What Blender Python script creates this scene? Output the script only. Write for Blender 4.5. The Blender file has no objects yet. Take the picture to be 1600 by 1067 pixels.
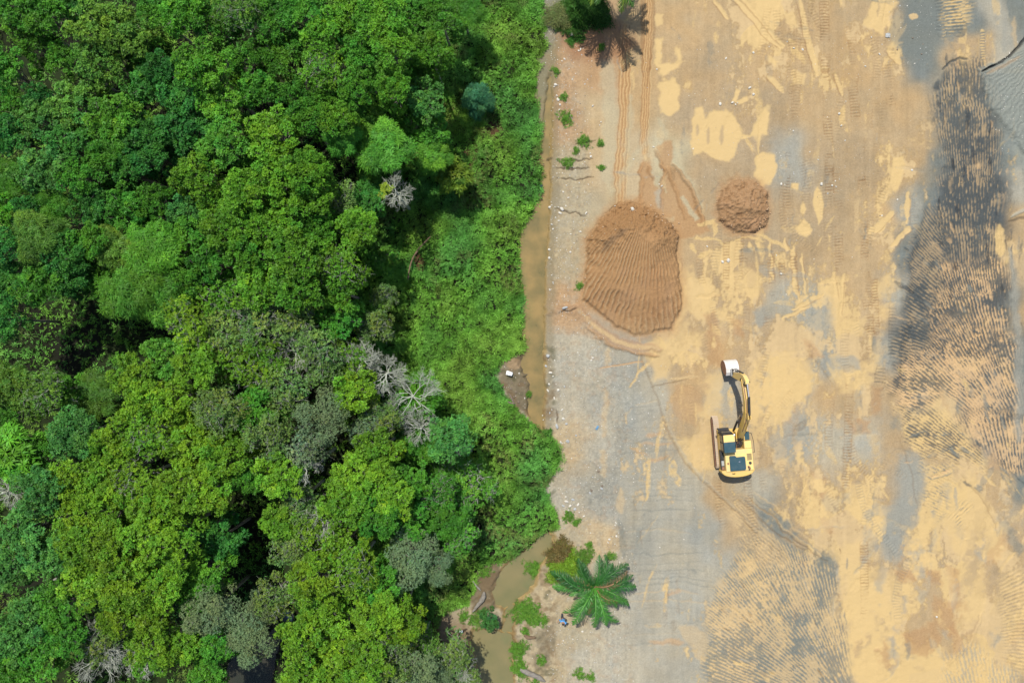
import bpy, math, random
import numpy as np
from mathutils import Vector, Matrix, noise as mnoise

scene = bpy.context.scene
COL = scene.collection
R = math.radians

# ------------------------------------------------------------ camera, world, sun
CAM_H = 65.0          # metres above the ground
S = 19.0              # photo pixels per metre at ground level
cam_d = bpy.data.cameras.new("camera")
cam = bpy.data.objects.new("camera", cam_d)
COL.objects.link(cam)
cam.location = (0, 0, CAM_H)
cam.rotation_euler = (0, 0, 0)
cam_d.sensor_width = 36.0
cam_d.lens = 36.0 * S * CAM_H / 1600.0
cam_d.clip_start = 0.5
cam_d.clip_end = 5000
scene.camera = cam

SUN_EL, SUN_DX, SUN_DY = 65.0, -0.40, 0.92      # the sun stands to the upper left of the picture
az = math.atan2(SUN_DX, SUN_DY)
world = bpy.data.worlds.new("World")
scene.world = world
world.use_nodes = True
wn = world.node_tree.nodes
bg = wn["Background"]
sky = wn.new("ShaderNodeTexSky")
sky.sky_type = 'NISHITA'
sky.sun_disc = False
sky.sun_elevation = R(SUN_EL)
sky.sun_rotation = az
world.node_tree.links.new(sky.outputs[0], bg.inputs[0])
bg.inputs[1].default_value = 0.13
sun_d = bpy.data.lights.new("sun", 'SUN')
sun_d.energy = 4.6
sun_d.angle = R(0.5)
sun_d.color = (1.0, 0.96, 0.89)
sun = bpy.data.objects.new("sun", sun_d)
COL.objects.link(sun)
sdir = Vector((math.cos(R(SUN_EL)) * math.sin(az), math.cos(R(SUN_EL)) * math.cos(az), math.sin(R(SUN_EL))))
sun.rotation_euler = sdir.to_track_quat('Z', 'Y').to_euler()
scene.view_settings.view_transform = 'Standard'
scene.view_settings.look = 'None'
scene.view_settings.exposure = 0.25
scene.view_settings.gamma = 1.0

# ------------------------------------------------------------ small helpers
def W(px, py, z=0.0):
    """a point of the place that stands at photo pixel (px, py) and height z"""
    k = (CAM_H - z) / CAM_H / S
    return ((px - 800.0) * k, -(py - 533.5) * k)

def tag(o, label=None, cat=None, group=None, kind=None):
    if label: o["label"] = label
    if cat: o["category"] = cat
    if group: o["group"] = group
    if kind: o["kind"] = kind
    return o

def link(o, parent=None):
    COL.objects.link(o)
    if parent is not None: o.parent = parent
    return o

def empty(name, loc, rz=0.0):
    o = bpy.data.objects.new(name, None)
    o.empty_display_size = 0.3
    o.location = loc
    o.rotation_euler = (0, 0, rz)
    return link(o)

def copy_tree(o, parent=None):
    c = o.copy()
    link(c, parent)
    for ch in list(o.children):
        copy_tree(ch, c)
    return c

def np_mesh(name, verts, faces, mats, attrs=None, smooth=False, fmat=None):
    """verts (n,3), faces (m,k) all the same k; attrs: dict name -> (n,3) point colours"""
    verts = np.ascontiguousarray(verts, dtype=np.float32)
    faces = np.ascontiguousarray(faces, dtype=np.int32)
    me = bpy.data.meshes.new(name)
    me.vertices.add(len(verts))
    me.vertices.foreach_set("co", verts.ravel())
    m, k = faces.shape
    me.loops.add(m * k)
    me.loops.foreach_set("vertex_index", faces.ravel())
    me.polygons.add(m)
    me.polygons.foreach_set("loop_start", np.arange(0, m * k, k, dtype=np.int32))
    me.polygons.foreach_set("loop_total", np.full(m, k, dtype=np.int32))
    if fmat is not None:
        me.polygons.foreach_set("material_index", np.asarray(fmat, dtype=np.int32))
    me.update(calc_edges=True)
    if smooth:
        me.polygons.foreach_set("use_smooth", np.ones(m, dtype=bool))
    if attrs:
        for an, arr in attrs.items():
            a = me.attributes.new(an, 'FLOAT_COLOR', 'POINT')
            rgba = np.ones((len(verts), 4), dtype=np.float32)
            rgba[:, :3] = arr
            a.data.foreach_set("color", rgba.ravel())
    for mt in (mats if isinstance(mats, (list, tuple)) else [mats]):
        me.materials.append(mt)
    return me

class MB:
    """collects simple solids and builds them as one mesh object"""
    def __init__(s): s.v = []; s.f = []
    def add(s, vs, fs):
        b = len(s.v); s.v += [tuple(v) for v in vs]; s.f += [tuple(i + b for i in f) for f in fs]
    def box(s, x0, x1, y0, y1, z0, z1, top=None):
        t = top or (x0, x1, y0, y1)
        s.add([(x0,y0,z0),(x1,y0,z0),(x1,y1,z0),(x0,y1,z0),(t[0],t[2],z1),(t[1],t[2],z1),(t[1],t[3],z1),(t[0],t[3],z1)],
              [(3,2,1,0),(4,5,6,7),(0,1,5,4),(1,2,6,5),(2,3,7,6),(3,0,4,7)])
    def prism_x(s, prof, x0, x1):
        """closed profile of (y,z) points pushed from x0 to x1"""
        n = len(prof)
        s.add([(x0, y, z) for y, z in prof] + [(x1, y, z) for y, z in prof],
              [tuple(range(n - 1, -1, -1)), tuple(range(n, 2 * n))] + [(i, (i + 1) % n, (i + 1) % n + n, i + n) for i in range(n)])
    def prism_z(s, prof, z0, z1):
        n = len(prof)
        s.add([(x, y, z0) for x, y in prof] + [(x, y, z1) for x, y in prof],
              [tuple(range(n - 1, -1, -1)), tuple(range(n, 2 * n))] + [(i, (i + 1) % n, (i + 1) % n + n, i + n) for i in range(n)])
    def tube(s, pts, rad, n=8, cap=True):
        pts = [Vector(p) for p in pts]
        rr = rad if isinstance(rad, (list, tuple)) else [rad] * len(pts)
        b = len(s.v)
        up = Vector((0, 0, 1)); prev = None
        for i, p in enumerate(pts):
            d = (pts[min(i + 1, len(pts) - 1)] - pts[max(i - 1, 0)])
            d = d.normalized() if d.length > 1e-9 else Vector((0, 0, 1))
            if prev is None:
                a = up.cross(d)
                if a.length < .1: a = Vector((1, 0, 0)).cross(d)
            else:
                a = prev - d * prev.dot(d)
                if a.length < .01: a = Vector((1, 0, 0)).cross(d)
            a.normalize(); prev = a; c = d.cross(a)
            for k in range(n):
                t = 2 * math.pi * k / n
                q = p + (a * math.cos(t) + c * math.sin(t)) * rr[i]
                s.v.append(tuple(q))
        for i in range(len(pts) - 1):
            for k in range(n):
                k2 = (k + 1) % n
                s.f.append((b + i * n + k, b + i * n + k2, b + (i + 1) * n + k2, b + (i + 1) * n + k))
        if cap:
            s.f.append(tuple(b + k for k in range(n - 1, -1, -1)))
            e = b + (len(pts) - 1) * n
            s.f.append(tuple(e + k for k in range(n)))
    def build(s, name, mat, parent=None, bevel=0.0, smooth=False, loc=None):
        me = bpy.data.meshes.new(name)
        me.from_pydata(s.v, [], s.f)
        me.materials.append(mat)
        me.update()
        if smooth:
            for p in me.polygons: p.use_smooth = True
        o = bpy.data.objects.new(name, me)
        link(o, parent)
        if loc: o.location = loc
        if bevel:
            m = o.modifiers.new("bevel", 'BEVEL'); m.width = bevel; m.segments = 2; m.limit_method = 'ANGLE'; m.angle_limit = R(35)
            m.harden_normals = False
        return o

# ------------------------------------------------------------ noise in numpy
def _hash(ix, iy, seed):
    h = (ix.astype(np.int64) * 374761393 + iy.astype(np.int64) * 668265263 + seed * 1442695041) & 0x7fffffff
    h = ((h ^ (h >> 13)) * 1274126177) & 0x7fffffff
    return ((h ^ (h >> 16)) & 0xffff).astype(np.float32) / 65535.0

def vnoise(x, y, seed):
    fx = np.floor(x); fy = np.floor(y)
    tx = (x - fx).astype(np.float32); ty = (y - fy).astype(np.float32)
    tx = tx * tx * (3 - 2 * tx); ty = ty * ty * (3 - 2 * ty)
    ix = fx.astype(np.int64); iy = fy.astype(np.int64)
    a = _hash(ix, iy, seed); b = _hash(ix + 1, iy, seed); c = _hash(ix, iy + 1, seed); d = _hash(ix + 1, iy + 1, seed)
    return (a * (1 - tx) + b * tx) * (1 - ty) + (c * (1 - tx) + d * tx) * ty

def fbm(x, y, scale, oct=4, seed=0, sx=1.0, sy=1.0, gain=.5):
    """mean 0, about -1..1"""
    out = 0; amp = 1.0; tot = 0; f = 1.0 / scale
    for o in range(oct):
        out = out + amp * (vnoise(x * f / sx + o * 17.3, y * f / sy - o * 9.1, seed * 31 + o) - .5)
        tot += amp; amp *= gain; f *= 2.03
    return out * (2.0 / tot) * 1.3

def sstep(a, b, x):
    t = np.clip((x - a) / (b - a), 0, 1)
    return t * t * (3 - 2 * t)

def lin(c):
    c = np.asarray(c, dtype=np.float64) / 255.0
    return np.where(c <= .04045, c / 12.92, ((c + .055) / 1.055) ** 2.4)
# ------------------------------------------------------------ materials
def newmat(name):
    m = bpy.data.materials.new(name); m.use_nodes = True
    nt = m.node_tree
    return m, nt, nt.nodes["Principled BSDF"]

def nd(nt, kind, **kw):
    n = nt.nodes.new(kind)
    for k, v in kw.items():
        if k.startswith("i_"): n.inputs[k[2:].replace("_", " ")].default_value = v
        else: setattr(n, k, v)
    return n

def paint_mat(name, col, rough=.45, spec=.5, metal=0.0, dirt=.35, dirtcol=(.30, .22, .13), scale=2.5):
    """painted / plain surface with patchy dust and small wear"""
    m, nt, b = newmat(name)
    tc = nd(nt, "ShaderNodeTexCoord")
    n1 = nd(nt, "ShaderNodeTexNoise", i_Scale=scale, i_Detail=6.0, i_Roughness=.7)
    nt.links.new(tc.outputs["Object"], n1.inputs["Vector"])
    r1 = nd(nt, "ShaderNodeMapRange"); r1.inputs[1].default_value = .42; r1.inputs[2].default_value = .75
    r1.inputs[3].default_value = 0.0; r1.inputs[4].default_value = dirt
    nt.links.new(n1.outputs["Fac"], r1.inputs[0])
    mx = nd(nt, "ShaderNodeMix", data_type='RGBA')
    mx.inputs[6].default_value = (*col, 1); mx.inputs[7].default_value = (*dirtcol, 1)
    nt.links.new(r1.outputs[0], mx.inputs[0])
    nt.links.new(mx.outputs[2], b.inputs["Base Color"])
    r2 = nd(nt, "ShaderNodeMapRange"); r2.inputs[3].default_value = rough - .08; r2.inputs[4].default_value = rough + .2
    nt.links.new(n1.outputs["Fac"], r2.inputs[0]); nt.links.new(r2.outputs[0], b.inputs["Roughness"])
    b.inputs["Specular IOR Level"].default_value = spec
    b.inputs["Metallic"].default_value = metal
    return m

def ground_mat():
    m, nt, b = newmat("site_ground")
    L = nt.links.new
    at = nd(nt, "ShaderNodeAttribute", attribute_name="Col")
    at2 = nd(nt, "ShaderNodeAttribute", attribute_name="Aux")     # r: pebbles  g: wet  b: bump strength
    sep = nd(nt, "ShaderNodeSeparateColor"); L(at2.outputs["Color"], sep.inputs[0])
    geo = nd(nt, "ShaderNodeNewGeometry")
    # fine colour grain
    n1 = nd(nt, "ShaderNodeTexNoise", i_Scale=7.0, i_Detail=8.0, i_Roughness=.72)
    L(geo.outputs["Position"], n1.inputs["Vector"])
    mr = nd(nt, "ShaderNodeMapRange"); mr.inputs[1].default_value = .3; mr.inputs[2].default_value = .7
    mr.inputs[3].default_value = .84; mr.inputs[4].default_value = 1.14
    L(n1.outputs["Fac"], mr.inputs[0])
    # wet mud is smoother in colour
    mw = nd(nt, "ShaderNodeMix", data_type='FLOAT'); mw.inputs[3].default_value = 1.0
    L(sep.outputs[1], mw.inputs[0]); L(mr.outputs[0], mw.inputs[2])
    mul = nd(nt, "ShaderNodeVectorMath", operation='SCALE'); L(at.outputs["Color"], mul.inputs[0]); L(mw.outputs[0], mul.inputs["Scale"])
    # small pebbles: pale and dark specks
    vo = nd(nt, "ShaderNodeTexVoronoi", i_Scale=6.5, i_Randomness=1.0)
    L(geo.outputs["Position"], vo.inputs["Vector"])
    sc = nd(nt, "ShaderNodeSeparateColor"); L(vo.outputs["Color"], sc.inputs[0])
    # radius of each speck depends on its random value
    thr = nd(nt, "ShaderNodeMapRange"); thr.inputs[1].default_value = .45; thr.inputs[2].default_value = 1.0
    thr.inputs[3].default_value = 0.0; thr.inputs[4].default_value = .36
    L(sc.outputs[0], thr.inputs[0])
    tm = nd(nt, "ShaderNodeMath", operation='MULTIPLY'); L(thr.outputs[0], tm.inputs[0]); L(sep.outputs[0], tm.inputs[1])
    ls = nd(nt, "ShaderNodeMath", operation='LESS_THAN'); L(vo.outputs["Distance"], ls.inputs[0]); L(tm.outputs[0], ls.inputs[1])
    rp = nd(nt, "ShaderNodeValToRGB"); L(sc.outputs[1], rp.inputs[0])
    e = rp.color_ramp.elements; e[0].color = (.20, .19, .17, 1); e[1].color = (.50, .47, .40, 1); e[0].position = .1; e[1].position = .8
    mp = nd(nt, "ShaderNodeMix", data_type='RGBA'); L(ls.outputs[0], mp.inputs[0]); L(mul.outputs[0], mp.inputs[6]); L(rp.outputs[0], mp.inputs[7])
    L(mp.outputs[2], b.inputs["Base Color"])
    # roughness and bump
    rr = nd(nt, "ShaderNodeMapRange"); rr.inputs[3].default_value = .95; rr.inputs[4].default_value = .62
    L(sep.outputs[1], rr.inputs[0]); L(rr.outputs[0], b.inputs["Roughness"])
    b.inputs["Specular IOR Level"].default_value = .2
    n2 = nd(nt, "ShaderNodeTexNoise", i_Scale=9.0, i_Detail=7.0, i_Roughness=.75)
    L(geo.outputs["Position"], n2.inputs["Vector"])
    ad = nd(nt, "ShaderNodeMath", operation='MULTIPLY_ADD'); L(ls.outputs[0], ad.inputs[0]); ad.inputs[1].default_value = .4; L(n2.outputs["Fac"], ad.inputs[2])
    bm = nd(nt, "ShaderNodeBump"); bm.inputs["Distance"].default_value = .06
    L(ad.outputs[0], bm.inputs["Height"]); L(sep.outputs[2], bm.inputs["Strength"])
    L(bm.outputs[0], b.inputs["Normal"])
    return m

def leaf_mat(name, trans=.28, rough=.5, spec=.35, objcol=True):
    """leaf colour = per-leaf tint times the tree's own colour"""
    m, nt, b = newmat(name)
    L = nt.links.new
    at = nd(nt, "ShaderNodeAttribute", attribute_name="Col")
    mul = nd(nt, "ShaderNodeVectorMath", operation='MULTIPLY')
    L(at.outputs["Color"], mul.inputs[0])
    if objcol:
        oi = nd(nt, "ShaderNodeObjectInfo"); L(oi.outputs["Color"], mul.inputs[1])
    else:
        mul.inputs[1].default_value = (1, 1, 1)
    L(mul.outputs[0], b.inputs["Base Color"])
    b.inputs["Roughness"].default_value = rough
    b.inputs["Specular IOR Level"].default_value = spec
    tr = nd(nt, "ShaderNodeBsdfTranslucent")
    sc = nd(nt, "ShaderNodeVectorMath", operation='MULTIPLY'); L(mul.outputs[0], sc.inputs[0]); sc.inputs[1].default_value = (1.25, 1.15, .6)
    L(sc.outputs[0], tr.inputs[0])
    mx = nd(nt, "ShaderNodeMixShader"); mx.inputs[0].default_value = trans
    L(b.outputs[0], mx.inputs[1]); L(tr.outputs[0], mx.inputs[2])
    out = nt.nodes["Material Output"]; L(mx.outputs[0], out.inputs[0])
    return m

def water_mat(name, c0, c1, rough=.12, scale=.35):
    m, nt, b = newmat(name)
    L = nt.links.new
    geo = nd(nt, "ShaderNodeNewGeometry")
    n1 = nd(nt, "ShaderNodeTexNoise", i_Scale=scale, i_Detail=5.0, i_Roughness=.55)
    L(geo.outputs["Position"], n1.inputs["Vector"])
    rp = nd(nt, "ShaderNodeValToRGB"); L(n1.outputs["Fac"], rp.inputs[0])
    rp.color_ramp.elements[0].position = .35; rp.color_ramp.elements[1].position = .65
    rp.color_ramp.elements[0].color = (*c0, 1); rp.color_ramp.elements[1].color = (*c1, 1)
    L(rp.outputs[0], b.inputs["Base Color"])
    b.inputs["Roughness"].default_value = rough
    b.inputs["Specular IOR Level"].default_value = .35
    # turbid water: still lets the shallow bed through a little
    tr = nd(nt, "ShaderNodeBsdfTransparent"); tr.inputs[0].default_value = (.8, .72, .5, 1)
    mx = nd(nt, "ShaderNodeMixShader"); mx.inputs[0].default_value = .38
    L(b.outputs[0], mx.inputs[1]); L(tr.outputs[0], mx.inputs[2]); L(mx.outputs[0], nt.nodes["Material Output"].inputs[0])
    n2 = nd(nt, "ShaderNodeTexNoise", i_Scale=3.0, i_Detail=3.0)
    L(geo.outputs["Position"], n2.inputs["Vector"])
    bm = nd(nt, "ShaderNodeBump"); bm.inputs["Distance"].default_value = .01; bm.inputs["Strength"].default_value = .3
    L(n2.outputs["Fac"], bm.inputs["Height"]); L(bm.outputs[0], b.inputs["Normal"])
    return m

M = {}
M['ground'] = ground_mat()
M['leaf'] = leaf_mat("tree_leaf", trans=.15, rough=.5, spec=.16)
M['leaf_dull'] = leaf_mat("silvery_leaf", trans=.15, rough=.7, spec=.2)
M['undergrowth'] = leaf_mat("creeper_leaf", trans=.3, spec=.14, objcol=False)
M['palm'] = leaf_mat("palm_leaf", trans=.2, rough=.5, spec=.4)
M['bark'] = paint_mat("grey_bark", (.24, .22, .19), .8, .2, dirt=.6, dirtcol=(.10, .085, .06), scale=1.5)
M['deadwood'] = paint_mat("bleached_wood", (.36, .38, .31), .8, .2, dirt=.5, dirtcol=(.18, .19, .13), scale=1.2)
M['palmbark'] = paint_mat("palm_bark", (.16, .11, .07), .9, .1, dirt=.5, dirtcol=(.08, .06, .03))
M['rock'] = paint_mat("pale_limestone", (.52, .49, .42), .85, .2, dirt=.6, dirtcol=(.38, .32, .22), scale=4)
M['rockgrey'] = paint_mat("grey_stone", (.34, .35, .34), .85, .2, dirt=.5, dirtcol=(.26, .22, .16), scale=4)
M['rockdark'] = paint_mat("dark_clod", (.16, .13, .10), .9, .1, dirt=.5, dirtcol=(.24, .18, .12), scale=4)
M['clod'] = paint_mat("soil_clod", (.36, .25, .15), .95, .1, dirt=.6, dirtcol=(.30, .18, .10), scale=4)
M['water'] = water_mat("ditch_water", (.37, .26, .105), (.19, .165, .075), scale=.55)
M['pond'] = water_mat("pond_water", (.20, .20, .095), (.27, .235, .115))
M['darkwater'] = water_mat("murky_pool_water", (.035, .045, .035), (.07, .06, .04))  # the dark tone is the murky water's own colour
M['yellow'] = paint_mat("yellow_machine_paint", (.62, .40, .09), .5, .4, dirt=.8, dirtcol=(.46, .34, .18), scale=1.6)
M['yellowtop'] = paint_mat("faded_yellow_paint", (.72, .51, .17), .55, .35, dirt=.8, dirtcol=(.52, .40, .22), scale=1.6)
M['teal'] = paint_mat("dark_teal_antislip", (.020, .060, .078), .65, .3, dirt=.4, dirtcol=(.10, .13, .13), scale=2.5)
M['black'] = paint_mat("black_steel", (.022, .023, .025), .5, .4, dirt=.35, dirtcol=(.10, .08, .06), scale=3)
M['glass'] = paint_mat("dark_cab_glass", (.03, .035, .04), .12, .6, dirt=.3, dirtcol=(.12, .10, .08), scale=1.5)
M['steel'] = paint_mat("worn_steel_shoe", (.42, .33, .24), .7, .3, metal=.0, dirt=.8, dirtcol=(.46, .34, .20), scale=3)
M['rust'] = paint_mat("rusty_steel", (.22, .11, .07), .75, .3, dirt=.5, dirtcol=(.34, .22, .13), scale=4)
M['chrome'] = paint_mat("chrome_rod", (.65, .65, .66), .2, .6, metal=.9, dirt=.1)
M['bucket'] = paint_mat("polished_bucket_steel", (.60, .58, .54), .5, .5, metal=.05, dirt=.7, dirtcol=(.42, .34, .25), scale=3)
M['skin'] = paint_mat("skin", (.30, .17, .11), .5, .4, dirt=.1)
M['shirt'] = paint_mat("blue_cotton", (.10, .30, .58), .85, .1, dirt=.2, dirtcol=(.05, .18, .42), scale=5)
M['trousers'] = paint_mat("dark_trousers", (.05, .06, .08), .85, .1, dirt=.2)
M['hair'] = paint_mat("black_hair", (.012, .011, .010), .55, .4, dirt=.1)
M['plastic'] = paint_mat("white_plastic", (.82, .84, .84), .45, .4, dirt=.2, dirtcol=(.6, .55, .45))
M['blueplastic'] = paint_mat("blue_plastic", (.10, .22, .34), .45, .4, dirt=.3)
M['darkplastic'] = paint_mat("dark_blue_plastic", (.012, .035, .055), .35, .5, dirt=.2)
M['plank'] = paint_mat("weathered_plank", (.38, .30, .22), .85, .1, dirt=.5, dirtcol=(.20, .15, .10))
# ------------------------------------------------------------ the ground: one sheet, its colours and relief laid out in metres (19 units = 1 m)
GK = 1.88
FX0, FX1, FY0, FY1, ST = 715.0, 1668.0, -55.0, 1125.0, 1.15
def _axis(f0, f1, st, left_to, left_st):
    far = np.array([-40000, -20000, -9000, -5000, -3000, -2200, -1700], dtype=float)
    mid = -np.cumsum(np.linspace(5, 34, 70))[::-1]
    a = np.arange(f0, f1, st)
    e0 = left_to if left_st else f0
    out = [far + e0 + 60, mid + e0]
    if left_st: out.append(np.arange(left_to, f0, left_st))
    out += [a, -mid[::-1] + a[-1], (-far[::-1]) + a[-1] - 60]
    return np.concatenate(out)
gx = _axis(FX0, FX1, ST, -60.0, 5.0)
gy = _axis(FY0, FY1, ST, None, None)
NX, NY = len(gx), len(gy)
X, Y = np.meshgrid(gx, gy)
def wn_(scale, seed, oct=3, sx=1, sy=1, xs=None, ys=None):
    return fbm(X if xs is None else xs, Y if ys is None else ys, scale, oct, seed, sx, sy).astype(np.float32)
W1x = wn_(38, 1); W1y = wn_(38, 2)
W2x = wn_(9, 3, 3); W2y = wn_(9, 4, 3)
C = np.zeros((NY, NX, 3), np.float32)
H = np.zeros((NY, NX), np.float32)
PEB = np.zeros((NY, NX), np.float32)
WET = np.zeros((NY, NX), np.float32)
BMP = np.full((NY, NX), .55, np.float32)

PAL = dict(tan=(200,175,137), tanlt=(206,187,154), pale=(206,198,170), och=(240,205,140), ochp=(238,198,144), ochlt=(230,198,144),
           gray=(184,177,156), bgray=(173,170,154), steel=(134,140,134), dark=(86,95,98), brn=(196,156,113), brnd=(152,114,76),
           red=(198,168,134), oran=(222,176,122), grav=(192,180,153), white=(216,216,206), gtan=(190,169,137), gpale=(196,187,163),
           humus=(34,36,20), olive=(50,66,28), wetd=(110,96,62), ggray=(152,148,126), wht=(158,162,150), blk=(46,52,58), shade=(130,106,78),
           bed=(176,152,100), debris=(128,118,98))
PALL = {k: (lin(v) / GK).astype(np.float32) for k, v in PAL.items()}
for k in PALL:
    if k not in ('och', 'ochp', 'ochlt', 'steel', 'dark', 'wht', 'humus', 'olive', 'blk', 'gray', 'bgray', 'gpale', 'ggray'): PALL[k] = PALL[k] * np.array([1.03, .975, .86], np.float32)
    if k in ('steel', 'dark'): PALL[k] = PALL[k] * np.array([.98, .96, .92], np.float32)
def col(c): return PALL[c] if isinstance(c, str) else (lin(c) / GK).astype(np.float32)

def box(x0, x1, y0, y1):
    i0, i1 = np.searchsorted(gx, [x0, x1]); j0, j1 = np.searchsorted(gy, [y0, y1])
    return slice(j0, max(j1, j0 + 1)), slice(i0, max(i1, i0 + 1))

def inpoly(x, y, pts):
    """signed distance, positive inside"""
    d2 = np.full(x.shape, 1e18, np.float32); ins = np.zeros(x.shape, bool)
    n = len(pts)
    for i in range(n):
        ax, ay = pts[i]; bx, by = pts[(i + 1) % n]
        ex, ey = bx - ax, by - ay
        L = ex * ex + ey * ey + 1e-9
        t = np.clip(((x - ax) * ex + (y - ay) * ey) / L, 0, 1)
        dx = x - ax - t * ex; dy = y - ay - t * ey
        d2 = np.minimum(d2, dx * dx + dy * dy)
        c = (ay > y) != (by > y)
        if ey != 0:
            xi = ax + (y - ay) * ex / ey
            ins ^= c & (x < xi)
    d = np.sqrt(d2)
    return np.where(ins, d, -d)

def line_d(x, y, pts):
    """distance to polyline, arc length along it"""
    d2 = np.full(x.shape, 1e18, np.float32); s = np.zeros(x.shape, np.float32); side = np.zeros(x.shape, np.float32); acc = 0
    for i in range(len(pts) - 1):
        ax, ay = pts[i][:2]; bx, by = pts[i + 1][:2]
        ex, ey = bx - ax, by - ay; Ls = math.hypot(ex, ey) + 1e-9
        t = np.clip(((x - ax) * ex + (y - ay) * ey) / (Ls * Ls), 0, 1)
        dx = x - ax - t * ex; dy = y - ay - t * ey
        q = dx * dx + dy * dy
        m = q < d2
        d2 = np.where(m, q, d2); s = np.where(m, acc + t * Ls, s)
        side = np.where(m, (dx * ey - dy * ex) / Ls, side)
        acc += Ls
    return np.sqrt(d2), s, side, acc

class Mask:
    def __init__(s, sl, m): s.sl, s.m = sl, m
def poly(pts, fe=2.0, warp=(3, 2)):
    xs = [p[0] for p in pts]; ys = [p[1] for p in pts]; g = fe + warp[0] + warp[1] + 2
    sl = box(min(xs) - g, max(xs) + g, min(ys) - g, max(ys) + g)
    x = X[sl] + W1x[sl] * warp[0] + W2x[sl] * warp[1]; y = Y[sl] + W1y[sl] * warp[0] + W2y[sl] * warp[1]
    return Mask(sl, sstep(-fe, fe, inpoly(x, y, pts)))
def ell(cx, cy, rx, ry, fe=.15, warp=(3, 2), ang=0):
    g = max(rx, ry) * (1 + fe) + warp[0] + warp[1] + 2
    sl = box(cx - g, cx + g, cy - g, cy + g)
    x = X[sl] + W1x[sl] * warp[0] + W2x[sl] * warp[1] - cx; y = Y[sl] + W1y[sl] * warp[0] + W2y[sl] * warp[1] - cy
    a = R(ang); u = x * math.cos(a) + y * math.sin(a); v = -x * math.sin(a) + y * math.cos(a)
    d = np.sqrt((u / rx) ** 2 + (v / ry) ** 2)
    return Mask(sl, sstep(1 + fe, 1 - fe, d))
def stroke(pts, w, fe=1.5, warp=(2, 1.2), taper=True):
    if warp == (2, 1): warp = (5, 3.5)
    xs = [p[0] for p in pts]; ys = [p[1] for p in pts]; g = w + fe + warp[0] + warp[1] + 2
    sl = box(min(xs) - g, max(xs) + g, min(ys) - g, max(ys) + g)
    x = X[sl] + W1x[sl] * warp[0] + W2x[sl] * warp[1]; y = Y[sl] + W1y[sl] * warp[0] + W2y[sl] * warp[1]
    d, s, side, Lt = line_d(x, y, pts)
    ww = w / 2
    if taper: ww = ww * (.45 + .55 * np.clip(np.minimum(s, Lt - s) / (Lt * .18 + 1e-6), 0, 1))
    M_ = Mask(sl, sstep(ww + fe, ww - fe, d)); M_.s = s; M_.side = side; M_.d = d
    return M_
def paint(m, c, a=1.0, var=.0, seed=0):
    c = col(c)
    k = (m.m * a)[..., None]
    C[m.sl] = C[m.sl] * (1 - k) + c * k
def wet(m, a=1.0): WET[m.sl] = WET[m.sl] * (1 - m.m) + a * m.m
def raise_(m, h): H[m.sl] += m.m * h
def peb(m, a): PEB[m.sl] = PEB[m.sl] * (1 - m.m) + a * m.m

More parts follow.
